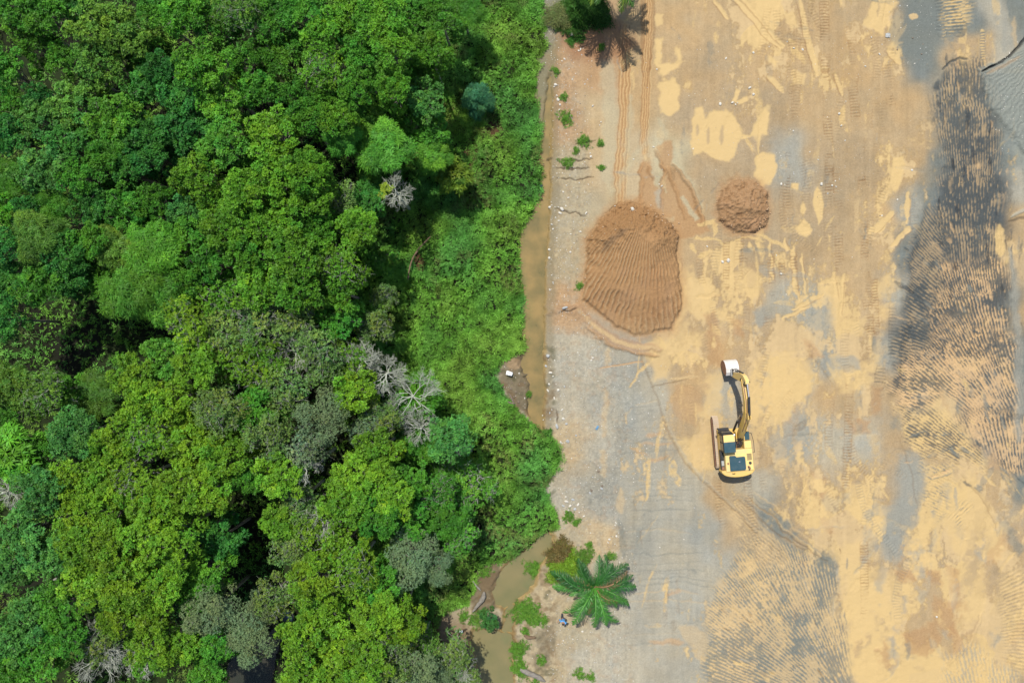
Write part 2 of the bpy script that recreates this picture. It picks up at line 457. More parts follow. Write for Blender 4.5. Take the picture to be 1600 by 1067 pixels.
# ---- base tint: (photo x, photo y, dry colour, share of wet ochre mud)
CP = """865 30 ggray 0;930 40 red 0;1000 30 tan .2;1080 30 tan .15;1130 30 tan .1;1190 25 tan .8;1250 30 tan .35;1330 30 tan .2;1385 25 tan .55;1430 20 steel .1;1470 30 steel .1;1510 30 steel .35;1560 30 gray .1;1600 20 steel .05
880 100 red 0;950 100 red .05;1000 100 tan .2;1045 100 tan .4;1100 100 gtan .05;1200 100 tan .3;1260 110 tan .4;1330 110 tan .15;1380 100 tan .25;1425 70 steel .1;1450 90 steel .1;1500 90 gtan .3;1540 80 gtan .2;1570 70 gray .1;1600 120 wht 0
880 180 red 0;940 180 tanlt 0;1000 180 tan .15;1080 170 gtan .1;1150 170 gtan .3;1210 180 gtan .2;1290 180 tan .1;1330 170 tan .1;1380 170 tan .12;1430 160 tan .2;1480 170 steel .35;1520 170 steel .25;1560 150 wht 0;1590 180 wht 0
880 250 grav 0;940 250 tanlt 0;1000 240 tanlt .1;1040 240 pale 0;1100 260 gtan .05;1150 260 gtan .05;1240 250 gray .12;1290 250 gtan .12;1340 250 gtan .12;1400 250 tan .5;1430 240 tan .2;1465 250 steel .3;1510 245 dark .03;1540 240 dark .05;1570 250 steel .15;1600 250 wht .05
890 330 grav 0;940 330 grav 0;990 300 tanlt 0;1050 300 pale 0;1090 330 tan .05;1120 330 gtan .1;1250 330 gtan .15;1300 330 gtan .1;1340 340 tan .25;1390 330 tan .4;1425 330 bgray .2;1455 330 steel .25;1490 320 dark .05;1530 310 dark .05;1560 330 dark .1;1590 350 tan .2;1600 300 gray .3
890 410 grav 0;1080 400 tan .15;1120 410 tan .4;1180 400 gtan .3;1240 410 gtan .2;1310 410 tan .15;1350 420 tan .3;1390 410 tan .65;1420 400 steel .1;1450 410 dark .25;1490 400 dark .25;1540 380 dark .15;1565 400 tan .6;1595 410 tanlt .2
890 480 red 0;1080 470 gtan .45;1120 470 gtan .55;1170 470 gtan .5;1220 470 gray .3;1270 480 bgray .35;1320 480 tan .75;1370 480 tan .6;1400 450 bgray .15;1430 470 dark .15;1470 460 dark .4;1510 450 dark .3;1550 460 dark .35;1585 470 steel .1;1600 480 tan .5
880 540 gpale 0;930 560 gpale 0;980 540 gray 0;1040 560 gtan .6;1080 560 gtan .5;1120 540 tan .25;1170 540 gtan .6;1230 540 gtan .75;1290 550 bgray .55;1340 550 gtan .75;1390 550 bgray .1;1418 530 dark .2;1450 560 steel .5;1500 530 dark .5;1550 560 dark .4;1590 560 steel .15
880 620 gpale 0;930 620 gray 0;980 620 bgray .05;1020 620 gray .05;1060 620 tan .1;1100 600 tan .3;1130 620 gpale .3;1200 610 ochlt .8;1260 600 tan .7;1320 610 tan .6;1370 600 gtan .4;1395 600 gtan .2;1430 590 steel .75;1470 610 steel .7;1520 620 steel .45;1560 600 steel .4;1595 620 bgray .1
890 700 tanlt 0;940 700 gpale .1;980 680 bgray .1;1030 690 gray .15;1060 680 gtan .1;1090 700 och .8;1140 690 gpale .3;1190 700 gtan .6;1240 690 bgray .45;1300 700 gpale .4;1350 690 gpale .1;1400 710 gtan .1;1420 740 bgray .1;1450 690 tan .7;1500 680 tan .55;1550 680 steel .5;1590 680 steel .45
890 770 gpale 0;940 770 bgray .1;990 770 gray .2;1040 760 gray .25;1080 780 gray .1;1120 780 gtan .15;1180 770 gpale .3;1230 770 gtan .45;1280 770 tan .7;1330 770 tan .7;1380 770 gtan .5;1420 790 bgray .15;1460 780 tan .8;1510 760 tan .85;1560 760 tan .6;1595 760 steel .2
890 840 grav 0;940 840 tanlt .1;990 850 bgray 0;1050 840 gray .05;1100 830 bgray .05;1150 820 gtan .25;1200 820 steel .2;1250 830 gtan .45;1300 830 tan .85;1350 820 tan .85;1400 840 bgray .45;1450 850 gtan .7;1500 840 tan .9;1550 840 tan .9;1590 830 gtan .6
850 920 grav 0;900 900 grav 0;960 900 gpale 0;1020 910 gray .05;1080 900 gray .1;1130 900 gray .3;1180 900 gtan .5;1230 880 steel .25;1280 890 steel .4;1330 900 tan .95;1370 900 tan .8;1420 900 gtan .7;1470 890 gtan .6;1520 900 tan .9;1570 900 gtan .6
850 990 grav 0;900 980 grav 0;960 990 gpale 0;1020 990 gray .1;1080 980 gray .2;1120 980 bgray .5;1170 980 gtan .5;1220 980 steel .3;1270 970 steel .35;1310 960 tan .6;1350 980 tan .97;1390 970 tan .9;1440 990 tan .3;1490 980 tan .6;1530 980 tan .9;1580 980 gtan .7
860 1050 grav 0;920 1050 gpale 0;980 1050 gpale 0;1040 1050 gray .1;1100 1050 gray .5;1150 1050 gtan .5;1200 1050 steel .3;1260 1050 steel .35;1310 1050 tan .7;1350 1050 tan .97;1400 1050 tan .95;1460 1050 tan .85;1510 1050 tan .75;1570 1050 gtan .6"""
cps = [t.split() for line in CP.splitlines() for t in line.split(";")]
cx_ = np.array([float(t[0]) for t in cps]); cy_ = np.array([float(t[1]) for t in cps])
cc_ = np.array([PALL[t[2]] for t in cps]); co_ = np.array([float(t[3]) for t in cps])
qx = np.arange(700, 1690, 6.0); qy = np.arange(-70, 1140, 6.0)
QX, QY = np.meshgrid(qx, qy)
wx = QX + fbm(QX, QY, 45, 3, 71) * 16; wy = QY + fbm(QX, QY, 45, 3, 72) * 16
acc = np.zeros(QX.shape + (4,)); tw = np.zeros(QX.shape)
for i in range(len(cx_)):
    w = 1.0 / (((wx - cx_[i]) ** 2 + ((wy - cy_[i]) * .8) ** 2) / 900 + .25) ** 2.4
    tw += w; acc[..., :3] += w[..., None] * cc_[i]; acc[..., 3] += w * co_[i]
acc /= tw[..., None]
def grid_sample(A, x0, y0, st, x, y):
    u = np.clip((x - x0) / st, 0, A.shape[1] - 1.001); v = np.clip((y - y0) / st, 0, A.shape[0] - 1.001)
    i = u.astype(int); j = v.astype(int); fu = u - i; fv = v - j
    if A.ndim == 3: fu = fu[..., None]; fv = fv[..., None]
    return (A[j, i] * (1 - fu) + A[j, i + 1] * fu) * (1 - fv) + (A[j + 1, i] * (1 - fu) + A[j + 1, i + 1] * fu) * fv
def _mirror(v, a, b):
    t = np.mod(v - a, 2 * (b - a)); return a + np.where(t > b - a, 2 * (b - a) - t, t)
G = grid_sample(acc, 700.0, -70.0, 6.0, np.where(X > 1600, _mirror(X, 1010, 1600), X), _mirror(Y, 0, 1067)).astype(np.float32)
C[...] = G[..., :3]
och_p = G[..., 3] - .10 * ((X > 1180) & (Y > 560))
# broad and fine tone changes of the dry surface; streaks run up and down the picture as the machines drove
tone = 1 + .10 * wn_(55, 11, 4) + .07 * wn_(7, 12, 4) + .07 * wn_(9, 13, 3, .5, 7)
C *= tone[..., None]
hue = wn_(30, 14, 4)
C *= (1 + hue[..., None] * np.array([.05, .0, -.08], np.float32))
PEB[...] = .25
# wet ochre mud settles in patches: edges follow old tracks
n_p = .55 * wn_(34, 21, 4, .75, 1.5) + .30 * wn_(12, 22, 4, .6, 1.6) + .22 * wn_(4, 23, 3)
mud = sstep(-.20, .22, n_p * .95 + (och_p - .5) * 1.25)
mud = np.where((X > 960) , mud, 0)
mc = np.clip(1 + .05 * wn_(40, 24, 3) + .07 * wn_(10, 26, 4, .5, 5) + .04 * wn_(4, 27, 3), .8, 1.2)[..., None] * np.where((wn_(60, 25, 3) > .1)[..., None], PALL['och'], PALL['ochlt'])
C[...] = C * (1 - mud[..., None] * .86) + mc * mud[..., None] * .86
WET[...] = mud * .8
rim = np.exp(-((mud - .35) / .16) ** 2) * (X > 960); C[...] *= (1 - rim[..., None] * np.array([.10, .13, .20], np.float32))
H += -.02 * mud
H += (wn_(120, 31, 3) * .06 + wn_(20, 32, 4) * .018 + wn_(5, 33, 3) * .010) * (X > 850)

# ---- features ----------------------------------------------------------
def patch(pts, c='och', a=.95, fe=2.5, warp=(4, 3)):
    m = poly(pts, fe, warp); paint(m, c, a); 
    if c in ('och', 'ochp', 'ochlt', 'oran'): wet(m, .9); raise_(m, -.015)
    return m
# top: puddled patches
patch([(1080,185),(1088,168),(1098,165),(1100,185),(1112,172),(1135,175),(1150,185),(1158,210),(1175,212),(1195,170),(1205,180),(1200,210),(1172,216),(1155,220),(1150,245),(1138,256),(1118,250),(1100,240),(1082,243),(1078,210)])
for x0, y0, y1 in ((1089, 195, 212), (1106, 200, 225), (1127, 198, 226)):
    paint(stroke([(x0, y0), (x0, y1)], 5, 2), 'gtan', .7)
patch([(1030,125),(1052,120),(1060,140),(1058,175),(1045,180),(1032,178),(1028,150)])
patch([(1022,62),(1036,60),(1030,95),(1064,96),(1046,112),(1036,118),(1030,104),(1022,95)])
patch([(1052,70),(1060,75),(1062,95),(1056,96)]); patch([(1022,20),(1034,22),(1032,38),(1024,44)], a=.8)
patch([(1182,248),(1195,238),(1210,240),(1212,262),(1205,285),(1190,292),(1180,275)])
patch([(1186,240),(1205,170),(1200,165),(1180,195)], a=.6)
patch([(1198,40),(1232,-20),(1160,-40),(1175,30),(1190,60),(1215,62)], a=.75)
patch([(1345,40),(1378,55),(1400,0),(1380,-30),(1360,10)], a=.9); patch([(1200,85),(1215,95),(1212,103),(1200,98)])
patch([(1388,72),(1396,56),(1410,66),(1400,74)]); patch([(1240,105),(1262,115),(1258,135),(1240,130),(1236,115)], a=.8)
patch([(1225,20),(1240,18),(1248,45),(1238,48)], a=.8)
patch([(1398,245),(1415,242),(1418,262),(1408,285),(1398,298),(1392,280)]); patch([(1370,330),(1392,300),(1400,275),(1380,300)], a=.5)
for p in ([(1272,300),(1278,292),(1284,300),(1288,320),(1286,340),(1280,352),(1274,336),(1270,318)],
          [(1250,320),(1256,315),(1260,325),(1256,335),(1250,332)], [(1243,358),(1250,350),(1256,342),(1266,352),(1268,365),(1262,372),(1250,368)],
          [(1296,366),(1300,370),(1298,378)], [(1238,287),(1250,286),(1248,296),(1238,294)], [(1165,150),(1168,158),(1155,164),(1148,160)], [(1150,140),(1156,142),(1150,160),(1143,160)]):
    patch(p, fe=1.5, warp=(2, 1.5))
# diagonal mud lines, upper right of centre
for pts, w in (([(1145,-10),(1200,60),(1222,75)],9), ([(1148,-20),(1180,22),(1224,72)],7), ([(1115,0),(1138,28)],6), ([(1250,0),(1262,60),(1278,118)],9), ([(1200,120),(1225,145)],8), ([(1388,78),(1408,98)],9), ([(1306,118),(1316,150)],6)):
    m = stroke(pts, w, 1.2); paint(m, 'och', .85); wet(m); raise_(stroke([(p[0]+w*.6, p[1]) for p in pts], 2.5, 1), .03); raise_(m, -.03)
    paint(stroke([(p[0]-w*.62, p[1]+1) for p in pts], 2, 1), 'brnd', .4)
# two wheel ruts running down from the palm
for cx0, w, dy0, dy1 in ((974, 17, 40, 330), (1011, 12, -60, 240)):
    m = stroke([(cx0+3, dy0), (cx0, (dy0+dy1)/2), (cx0-6, dy1)], w, 3, (3, 1)); paint(m, 'oran', .6)
    for k in np.linspace(-.45, .45, 4):
        pts = [(cx0+3+k*w, dy0), (cx0+k*w, (dy0+dy1)/2), (cx0-6+k*w, dy1)]
        mm = stroke(pts, 1.6, 1, (2.0, 1.6)); paint(mm, 'brnd', .55); raise_(mm, -.035)
        mm = stroke([(p[0]+2, p[1]) for p in pts], 1.6, 1, (2, 1.6)); paint(mm, 'ochlt', .5); raise_(mm, .03)
paint(stroke([(1004,-60),(1003,60),(1004,120)], 4, 1.5, (1,2)), 'brnd', .5); paint(stroke([(1022,-60),(1021,60),(1010,140)], 4, 1.5, (1,2)), 'brnd', .45)
# white dusty scrapes
for pts, w in (([(1010,225),(980,262),(966,300)],7), ([(1040,230),(1066,275),(1095,325)],12), ([(1052,265),(1080,300),(1096,320)],6), ([(985,150),(978,250)],8), ([(948,60),(952,300)],22), ([(1030,190),(1040,215)],8)):
    paint(stroke(pts, w, 4, (4, 4)), 'pale', .55)
# soil berm with ruts between palm and heap
m = patch([(1025,232),(1035,222),(1050,222),(1052,250),(1045,260),(1062,275),(1082,300),(1095,335),(1110,360),(1060,375),(1050,340),(1000,335),(990,318),(1002,300),(998,262),(1002,250),(1012,255),(1022,290),(1040,300),(1030,262)], 'brn', .75, 3)
paint(poly([(1062,308),(1068,306),(1092,340),(1085,344)], 2), 'pale', .8); paint(poly([(1022,300),(1034,292),(1036,330),(1026,325)], 3), 'gpale', .75)
for pts, w, h in (([(1050,258),(1068,276),(1084,300),(1094,330),(1098,350)], 5, .14), ([(1022,236),(1030,252),(1038,270)], 4, .10), ([(1040,262),(1058,300),(1070,340)], 4, .06), ([(1036,262),(1034,330)], 4, .05), ([(1002,255),(1003,330)], 4, .06), ([(1012,258),(1022,282)], 3, .05)):
    mm = stroke(pts, w, 2, (3, 3)); paint(mm, 'brn', .7); raise_(mm, h); paint(stroke([(p[0]-w*.7, p[1]+2) for p in pts], 3, 1.5, (3, 3)), 'brnd', .5)
# arcs of tracks around the small heap
for pts, w in (([(1085,372),(1118,372),(1140,384)],5), ([(1180,366),(1215,376),(1240,392)],6), ([(1145,376),(1175,374),(1192,378)],4), ([(1114,345),(1118,352),(1117,366)],8), ([(1082,382),(1086,398)],6), ([(1094,402),(1106,388)],7), ([(1090,352),(1110,344),(1118,342)],7)):
    m = stroke(pts, w, 1.2, (2,1)); paint(m, 'och', .8)
# ochre tracks in the middle
for pts, w in (([(1236,486),(1262,474),(1284,462)],7), ([(1222,500),(1262,480)],5), ([(1362,365),(1376,350),(1396,330)],13), ([(1396,385),(1412,368),(1422,355)],10), ([(1418,300),(1419,350)],7), ([(1202,376),(1204,400)],6), ([(1240,385),(1240,420),(1246,470)],7), ([(1252,400),(1262,465)],5),
               ([(1302,430),(1306,470)],7), ([(1316,430),(1312,490)],7), ([(1086,462),(1124,460)],5), ([(1172,380),(1174,398)],5), ([(1184,380),(1186,400)],5), ([(1224,372),(1232,392)],5), ([(1208,395),(1208,440)],5), ([(1064,402),(1066,470)],5)):
    m = stroke(pts, w, 1.2, (2,1)); paint(m, 'och', .9); wet(m); raise_(m, -.03)
    paint(stroke([(p[0]+w*.55, p[1]+1) for p in pts], 1.6, .8), 'brnd', .35)
for p in ([(1066,425),(1085,415),(1105,440),(1115,470),(1105,500),(1075,490),(1060,520),(1045,530),(1060,470)], [(1085,540),(1060,560),(1010,548),(1004,540),(1050,528),(1075,505),(1098,530)],
          [(1122,488),(1140,478),(1150,500),(1142,515),(1130,510)], [(1135,430),(1160,420),(1190,440),(1180,470),(1150,460)], [(1310,500),(1350,492),(1352,522),(1312,524)], [(1365,440),(1392,415),(1400,440),(1388,460),(1370,458)],
          [(1375,480),(1395,470),(1384,505)], [(1370,540),(1372,580),(1340,620),(1300,600),(1290,575),(1340,575)], [(1180,560),(1160,600),(1172,660),(1225,660),(1250,620),(1280,600),(1260,560),(1230,540)],
          [(1080,640),(1100,620),(1096,596),(1120,575),(1130,600),(1120,650),(1100,660)], [(1085,520),(1110,515),(1095,545)],
          [(1055,682),(1078,680),(1102,700),(1098,730),(1085,740),(1068,710)], [(1002,552),(1048,552),(1048,590),(1018,598),(1010,575)],
          [(1310,740),(1345,750),(1390,800),(1360,820),(1330,800)], [(1285,850),(1345,845),(1360,900),(1390,940),(1405,1067),(1340,1067),(1325,960),(1308,890)],
          [(1330,880),(1420,900),(1430,930),(1390,1000),(1400,1130),(1340,1130)], [(1405,1000),(1480,1020),(1500,1130),(1400,1130)],
          [(1460,760),(1520,740),(1560,800),(1580,870),(1540,890),(1500,870),(1470,820)], [(1420,820),(1442,826),(1440,838),(1420,836)], [(1418,850),(1450,845),(1450,862),(1425,862)],
          [(1505,880),(1540,885),(1535,960),(1500,985),(1485,1000),(1500,960)], [(1440,560),(1470,555),(1480,590),(1470,650),(1425,625),(1415,600),(1420,575)],
          [(1480,545),(1520,540),(1545,560),(1530,570),(1490,575)], [(1566,566),(1582,566),(1580,600),(1566,598)], [(1424,655),(1480,640),(1490,665),(1450,680)]):
    patch(p, fe=7, warp=(10, 7), a=.66)
# grey and brown worn patches
for p, c, a in (([(1180,480),(1196,478),(1200,500),(1190,512),(1182,500)],'bgray',.8), ([(1258,488),(1290,484),(1300,520),(1260,515)],'bgray',.7), ([(1290,560),(1340,556),(1345,575),(1300,580)],'bgray',.7),
                ([(1230,670),(1265,668),(1262,690),(1240,695)],'bgray',.8), ([(1195,690),(1215,680),(1240,720),(1215,722)],'bgray',.5), ([(1100,490),(1120,485),(1126,520),(1112,518)],'brn',.5), ([(1142,500),(1160,500),(1160,530),(1145,528)],'brn',.6), ([(1108,505),(1122,510),(1128,570),(1106,568)],'brn',.45),
                ([(1060,600),(1090,605),(1095,640),(1085,665),(1060,655),(1048,630)],'brn',.35), ([(1325,650),(1362,655),(1355,678),(1335,676)],'brn',.6), ([(1365,600),(1382,602),(1378,640),(1362,645)],'brn',.55),
                ([(1395,650),(1405,655),(1408,672),(1392,668)],'steel',.5), ([(1410,990),(1455,968),(1470,1000),(1450,1020),(1415,1022)],'brn',.6), ([(1455,930),(1490,945),(1495,985),(1480,1000),(1455,970)],'brn',.5),
                ([(1475,978),(1490,975),(1505,1015),(1492,1022)],'brn',.55), ([(1400,890),(1425,890),(1430,905),(1405,905)],'brn',.6), ([(1440,890),(1470,890),(1470,915),(1448,912)],'brn',.5), ([(1480,880),(1500,890),(1498,930),(1484,930)],'brn',.5),
                ([(1260,530),(1275,540),(1285,562),(1265,556)],'brn',.5), ([(1400,710),(1440,705),(1452,730),(1448,780),(1425,800),(1410,760)],'bgray',.6), ([(1380,790),(1440,790),(1430,830),(1385,830)],'bgray',.6),
                ([(1535,705),(1560,700),(1575,735),(1550,740)],'red',.6), ([(1520,690),(1540,695),(1536,706),(1520,702)],'red',.6), ([(1580,740),(1600,740),(1600,780),(1590,770)],'steel',.7),
                ([(1570,810),(1600,850),(1590,870),(1575,840)],'steel',.6), ([(1280,770),(1320,780),(1310,800),(1290,795)],'bgray',.3), ([(1198,802),(1230,812),(1250,828),(1238,842),(1210,830)],'steel',.8), ([(1215,842),(1240,850),(1265,875),(1250,905),(1220,880)],'steel',.8)):
    paint(poly(p, 4, (5, 4)), c, a)
# grey ground left of the long crack, finely ribbed by tracks across it
for y in [int(628 + 380 * (k / 30.0) + 9 * math.sin(k * 5.7)) for k in range(30)]:
    rnd = random.Random(y)
    xs0 = 985 + rnd.uniform(-15, 10); xs1 = 1035 + max(0, (y - 600) * .22) + rnd.uniform(-20, 20)
    m = stroke([(xs0, y + 4), ((xs0 + xs1) / 2, y + rnd.uniform(-4, 3)), (xs1, y - 2 + (y - 700) * .03)], 2.5, 1.5, (4, 1.5)); raise_(m, -.018); paint(m, rnd.choice(['ochlt', 'gray', 'bgray', 'steel']), rnd.uniform(.1, .4))
for pts, w in (([(1010,682),(1036,676)],7), ([(1012,722),(1042,714)],6), ([(1000,694),(1050,694)],4), ([(985,700),(1010,712)],4), ([(950,545),(950,570)],9), ([(948,610),(945,680)],9), ([(940,705),(942,745)],9), ([(972,765),(968,800)],12), ([(935,860),(925,880)],10),
               ([(1040,930),(1062,926)],5), ([(1015,1002),(1068,1002)],8), ([(1070,980),(1092,1000),(1100,1030)],26), ([(1100,975),(1120,970)],12)):
    paint(stroke(pts, w, 3, (3, 3)), 'oran' if w < 9 else 'ochlt', .45)
# the long dark crack / blade edge curving from the heap to the lower right
crk = [(1000,552),(1006,575),(1018,602),(1028,625),(1040,665),(1058,700),(1072,725),(1095,750),(1120,772),(1150,800),(1180,830)]
m = stroke(crk, 2.6, 1.6, (2, 1.5), False); paint(m, 'shade', .35); raise_(m, -.03)
m = stroke([(p[0]+4, p[1]-2) for p in crk], 3.5, 2, (2, 1.5), False); raise_(m, .05); paint(m, 'gpale', .4)
m = stroke([(938,575),(1005,565)], 2, 1, (1,1)); paint(m, 'oran', .8); raise_(m, -.03)
m = stroke([(1016,604),(1050,598),(1085,588)], 2, 1, (1,1)); paint(m, 'shade', .5)
m = stroke([(1048,592),(1092,588)], 4, 1, (1,1)); paint(m, 'ochlt', .7)
for pts in ([(1140,790),(1200,845),(1235,880)], [(1155,780),(1200,820),(1260,860)], [(1170,775),(1230,830),(1290,875)]):
    for k in range(3):
        mm = stroke([(p[0] + k * 5, p[1] - k * 4) for p in pts], 2.2, 1.2, (5, 2)); paint(mm, ['shade', 'steel', 'ochlt'][k], .5); raise_(mm, [-.04, -.03, .03][k])
for pts in ([(1500,740),(1535,775),(1556,810),(1562,840)], [(1440,690),(1500,705),(1540,735)], [(1402,682),(1425,740),(1435,800)], [(1262,548),(1285,580),(1300,600)], [(1530,960),(1510,1010),(1470,1050)]):
    mm = stroke(pts, 2.2, 1.2, (4, 2)); paint(mm, 'shade', .3); raise_(mm, -.025); mm = stroke([(p[0]+4, p[1]-3) for p in pts], 4, 2, (4, 2)); raise_(mm, .04)


# machines have scraped and printed the whole site: many faint straight marks
rk = random.Random(2024)
for k in range(330):
    x0 = rk.uniform(965, 1600); y0 = rk.uniform(-10, 1080)
    if 900 < x0 < 1075 and 310 < y0 < 530: continue
    if 1110 < x0 < 1215 and 270 < y0 < 380: continue
    a = R(rk.choice([90, 90, 90, 86, 95, 80, 100, 52, 125, 8, 172]) + rk.gauss(0, 5)); L_ = rk.uniform(15, 75); w = rk.choice([2, 3, 4, 6, 9, 12])
    x1 = x0 + math.cos(a) * L_; y1 = y0 - math.sin(a) * L_; xm = (x0 + x1) / 2 + rk.gauss(0, 2.5); ym = (y0 + y1) / 2
    jj = min(NY - 1, max(0, int(np.searchsorted(gy, ym)))); ii_ = min(NX - 1, int(np.searchsorted(gx, xm)))
    muddy = WET[jj, ii_] > .4
    c = rk.choice(['gtan', 'bgray', 'ochlt', 'steel', 'bgray', 'och', 'och'] if muddy else ['och', 'och', 'och', 'steel', 'shade', 'ochlt', 'bgray'])
    m = stroke([(x0, y0), (xm, ym), (x1, y1)], w, 1.2, (3, 2)); al = rk.uniform(.12, .5) * (.6 if c == 'shade' else 1)
    m = Mask(m.sl, m.m * np.clip(.55 + 1.1 * W2x[m.sl] + .8 * W1y[m.sl], 0, 1)); paint(m, c, al * (1.7 if c == 'och' else 1.2)); raise_(m, rk.choice([-.02, -.03, .015]))

# broad soft smears of brown, grey and wet mud dragged down the lower right
for k in range(150):
    x0 = rk.uniform(1190, 1600); y0 = rk.uniform(540, 1060); a = R(rk.choice([90, 95, 84, 70, 115, 60]) + rk.gauss(0, 8)); L_ = rk.uniform(30, 110); w = rk.uniform(6, 22)
    m = stroke([(x0, y0), (x0 + math.cos(a) * L_ * .5 + rk.gauss(0, 5), y0 - math.sin(a) * L_ * .5), (x0 + math.cos(a) * L_, y0 - math.sin(a) * L_)], w, 5, (8, 5))
    m = Mask(m.sl, m.m * np.clip(.5 + 1.3 * W2x[m.sl] + 1.1 * W1y[m.sl] + .5 * W2y[m.sl], 0, 1)); paint(m, rk.choice(['gtan', 'tan', 'tanlt', 'bgray', 'gray', 'brn', 'och', 'ochlt', 'gtan']), rk.uniform(.25, .65)); raise_(m, rk.choice([-.02, .02]))
# ---- ribbed track prints
def ladder(pts, w, sp, depth=.035, dc='brnd', lc=None, a=.45, hug=True):
    m = stroke(pts, w, 1.0, (1.2, .8), False)
    ph = np.cos(2 * np.pi * (m.s + W2x[m.sl] * .8) / sp)
    fade = np.clip(.5 + W1x[m.sl] * 1.5 + W2y[m.sl] * .9, .0, 1)
    H[m.sl] += m.m * ph * depth * .5 * fade
    k = Mask(m.sl, m.m * sstep(.1, .8, -ph) * fade); paint(k, dc, a)
    if lc: paint(Mask(m.sl, m.m * sstep(.0, .8, ph) * fade), lc, a)
    # a pressed spine and edges
    e = Mask(m.sl, sstep(1.4, .3, np.abs(m.d - w / 2)) * fade); paint(e, dc, a * .5); H[m.sl] -= e.m * .02
for x0, y0, x1, y1, w in ((1286,-40,1290,110,14), (1290,120,1297,300,13), (1328,30,1335,130,13), (1332,130,1338,200,14), (1308,270,1312,420,12), (1312,430,1316,500,13), (1346,280,1352,430,12), (1352,430,1362,560,14), (1345,215,1347,285,10), (1240,400,1244,480,9), (1204,400,1206,470,9), (1222,410,1222,470,9), (1366,430,1370,520,9), (1136,378,1134,450,9), (1328,600,1322,760,12), (1350,850,1352,960,12)):
    ladder([(x0, y0), ((x0+x1)/2+1, (y0+y1)/2), (x1, y1)], w, 4.6)
for k in range(46):
    x0 = rk.uniform(1075, 1400); y0 = rk.uniform(60, 380); L_ = rk.uniform(50, 150); bo = rk.gauss(0, 6); xe = x0 + rk.gauss(0, 9)
    if 1080 < x0 < 1215 and y0 - L_ < 380 and y0 > 150: continue
    ladder([(x0, y0), (x0 + bo, y0 - L_ / 2), (xe, y0 - L_)], rk.choice([9, 11, 13]), 4.5, .03, rk.choice(['brnd', 'shade', 'gtan']), None, rk.uniform(.14, .3))
paint(ell(1140, 694, 44, 56, .45, (8, 6)), 'gtan', .35)
for dx_ in (-23, 24):
    ladder([(1139 + dx_ + 4, 735), (1139 + dx_ + 9, 790), (1139 + dx_ + 22, 850)], 11, 4.6, .05, 'brnd', None, .35)
    ladder([(1139 + dx_ - 4, 655), (1139 + dx_ - 7, 610)], 11, 4.6, .04, 'brnd', None, .3)
for k in range(70):
    x0 = rk.uniform(1080, 1420); y0 = rk.uniform(380, 1060); a = R(rk.choice([88, 92, 80, 55, 120, 100]) + rk.gauss(0, 6)); L_ = rk.uniform(40, 130)
    if 1110 < x0 < 1310 and y0 > 800: continue
    xe, ye = x0 + math.cos(a) * L_, y0 - math.sin(a) * L_; bo = rk.gauss(0, 7)
    ladder([(x0, y0), ((x0 * 2 + xe) / 3 + bo * .9, (y0 * 2 + ye) / 3), ((x0 + xe * 2) / 3 + bo, (y0 + ye * 2) / 3), (xe, ye)], rk.choice([8, 10, 12]), 4.6, .03, rk.choice(['brnd', 'steel', 'gtan']), None, rk.uniform(.12, .28))
ladder([(1535,50),(1537,98)], 7, 4.2, lc='och', dc='steel', a=.7)
for x0, y0, x1, y1, w in ((1470,0,1472,50,18), (1498,0,1500,48,22), (1400,480,1398,560,20), (1385,540,1375,600,18)):
    ladder([(x0, y0), (x1, y1)], w, 5.0, .05, 'dark', None, .45)

def fan(pts, apex, sp, r0, depth, dc, lc, bal=0.0, a=.75, seed=5, fe=11, warp=(12, 6), pn=.8):
    """ribs pressed by turning crawler tracks: they point at apex; sp = spacing at distance r0"""
    m = poly(pts, fe, warp)
    dx = X[m.sl] - apex[0]; dy = Y[m.sl] - apex[1]
    r = np.hypot(dx, dy); th = np.arctan2(dy, dx)
    lane = np.floor((r + 14 * W1x[m.sl] * 1.7 + 9 * W2x[m.sl]) / 26.0)
    ph = th * r0 / sp + .10 * W2y[m.sl] + .22 * W1x[m.sl] + _hash(lane, lane * 0, seed) * .9
    # keep the spacing about even over the fan by doubling the ribs outward
    oct_ = np.round(np.log2(np.maximum(r, 1) / r0) * 2) / 2
    k = np.round(2 ** oct_ * 4) / 4
    ph = 2 * np.pi * ph * np.maximum(k, .25)
    c = np.cos(ph)
    nn = fbm(X[m.sl], Y[m.sl], 26, 4, seed) * pn + fbm(X[m.sl], Y[m.sl], 5, 3, seed + 3) * .6
    str_ = np.clip(.95 + .5 * fbm(X[m.sl], Y[m.sl], 18, 3, seed + 9), .25, 1)
    H[m.sl] += m.m * c * depth * .5 * str_
    # mud sits in the troughs; where there is much of it only the crests stay clear
    lvl = -c * .75 * str_ + nn * 1.3 + bal
    kk = sstep(-.5, .5, lvl) * .9 + .05
    paint(Mask(m.sl, m.m * (1 - kk)), dc, a)
    paint(Mask(m.sl, m.m * kk), lc, a)
    WET[m.sl] = WET[m.sl] * (1 - m.m) + m.m * kk * .6
fan([(1425,395),(1445,340),(1480,330),(1490,400),(1500,470),(1470,540),(1440,570),(1415,575),(1400,600),(1396,560),(1405,520),(1412,460)], (1690,640), 4.8, 270, .085, 'dark', 'gtan', -.25, .85, 5)
fan([(1490,95),(1540,90),(1555,150),(1560,250),(1560,400),(1550,430),(1480,420),(1460,330),(1470,260),(1460,180),(1465,120)], (1540,760), 4.7, 400, .09, 'dark', 'gtan', -.45, .85, 6)
fan([(1470,420),(1550,400),(1575,440),(1575,520),(1560,560),(1480,560),(1440,560),(1450,500)], (1600,760), 4.7, 260, .08, 'dark', 'ochp', -.3, .85, 7)
fan([(1405,560),(1480,500),(1570,520),(1590,560),(1590,660),(1540,680),(1480,620),(1440,640),(1410,650),(1396,600)], (1620,730), 4.7, 200, .07, 'dark', 'ochp', .05, .85, 8)
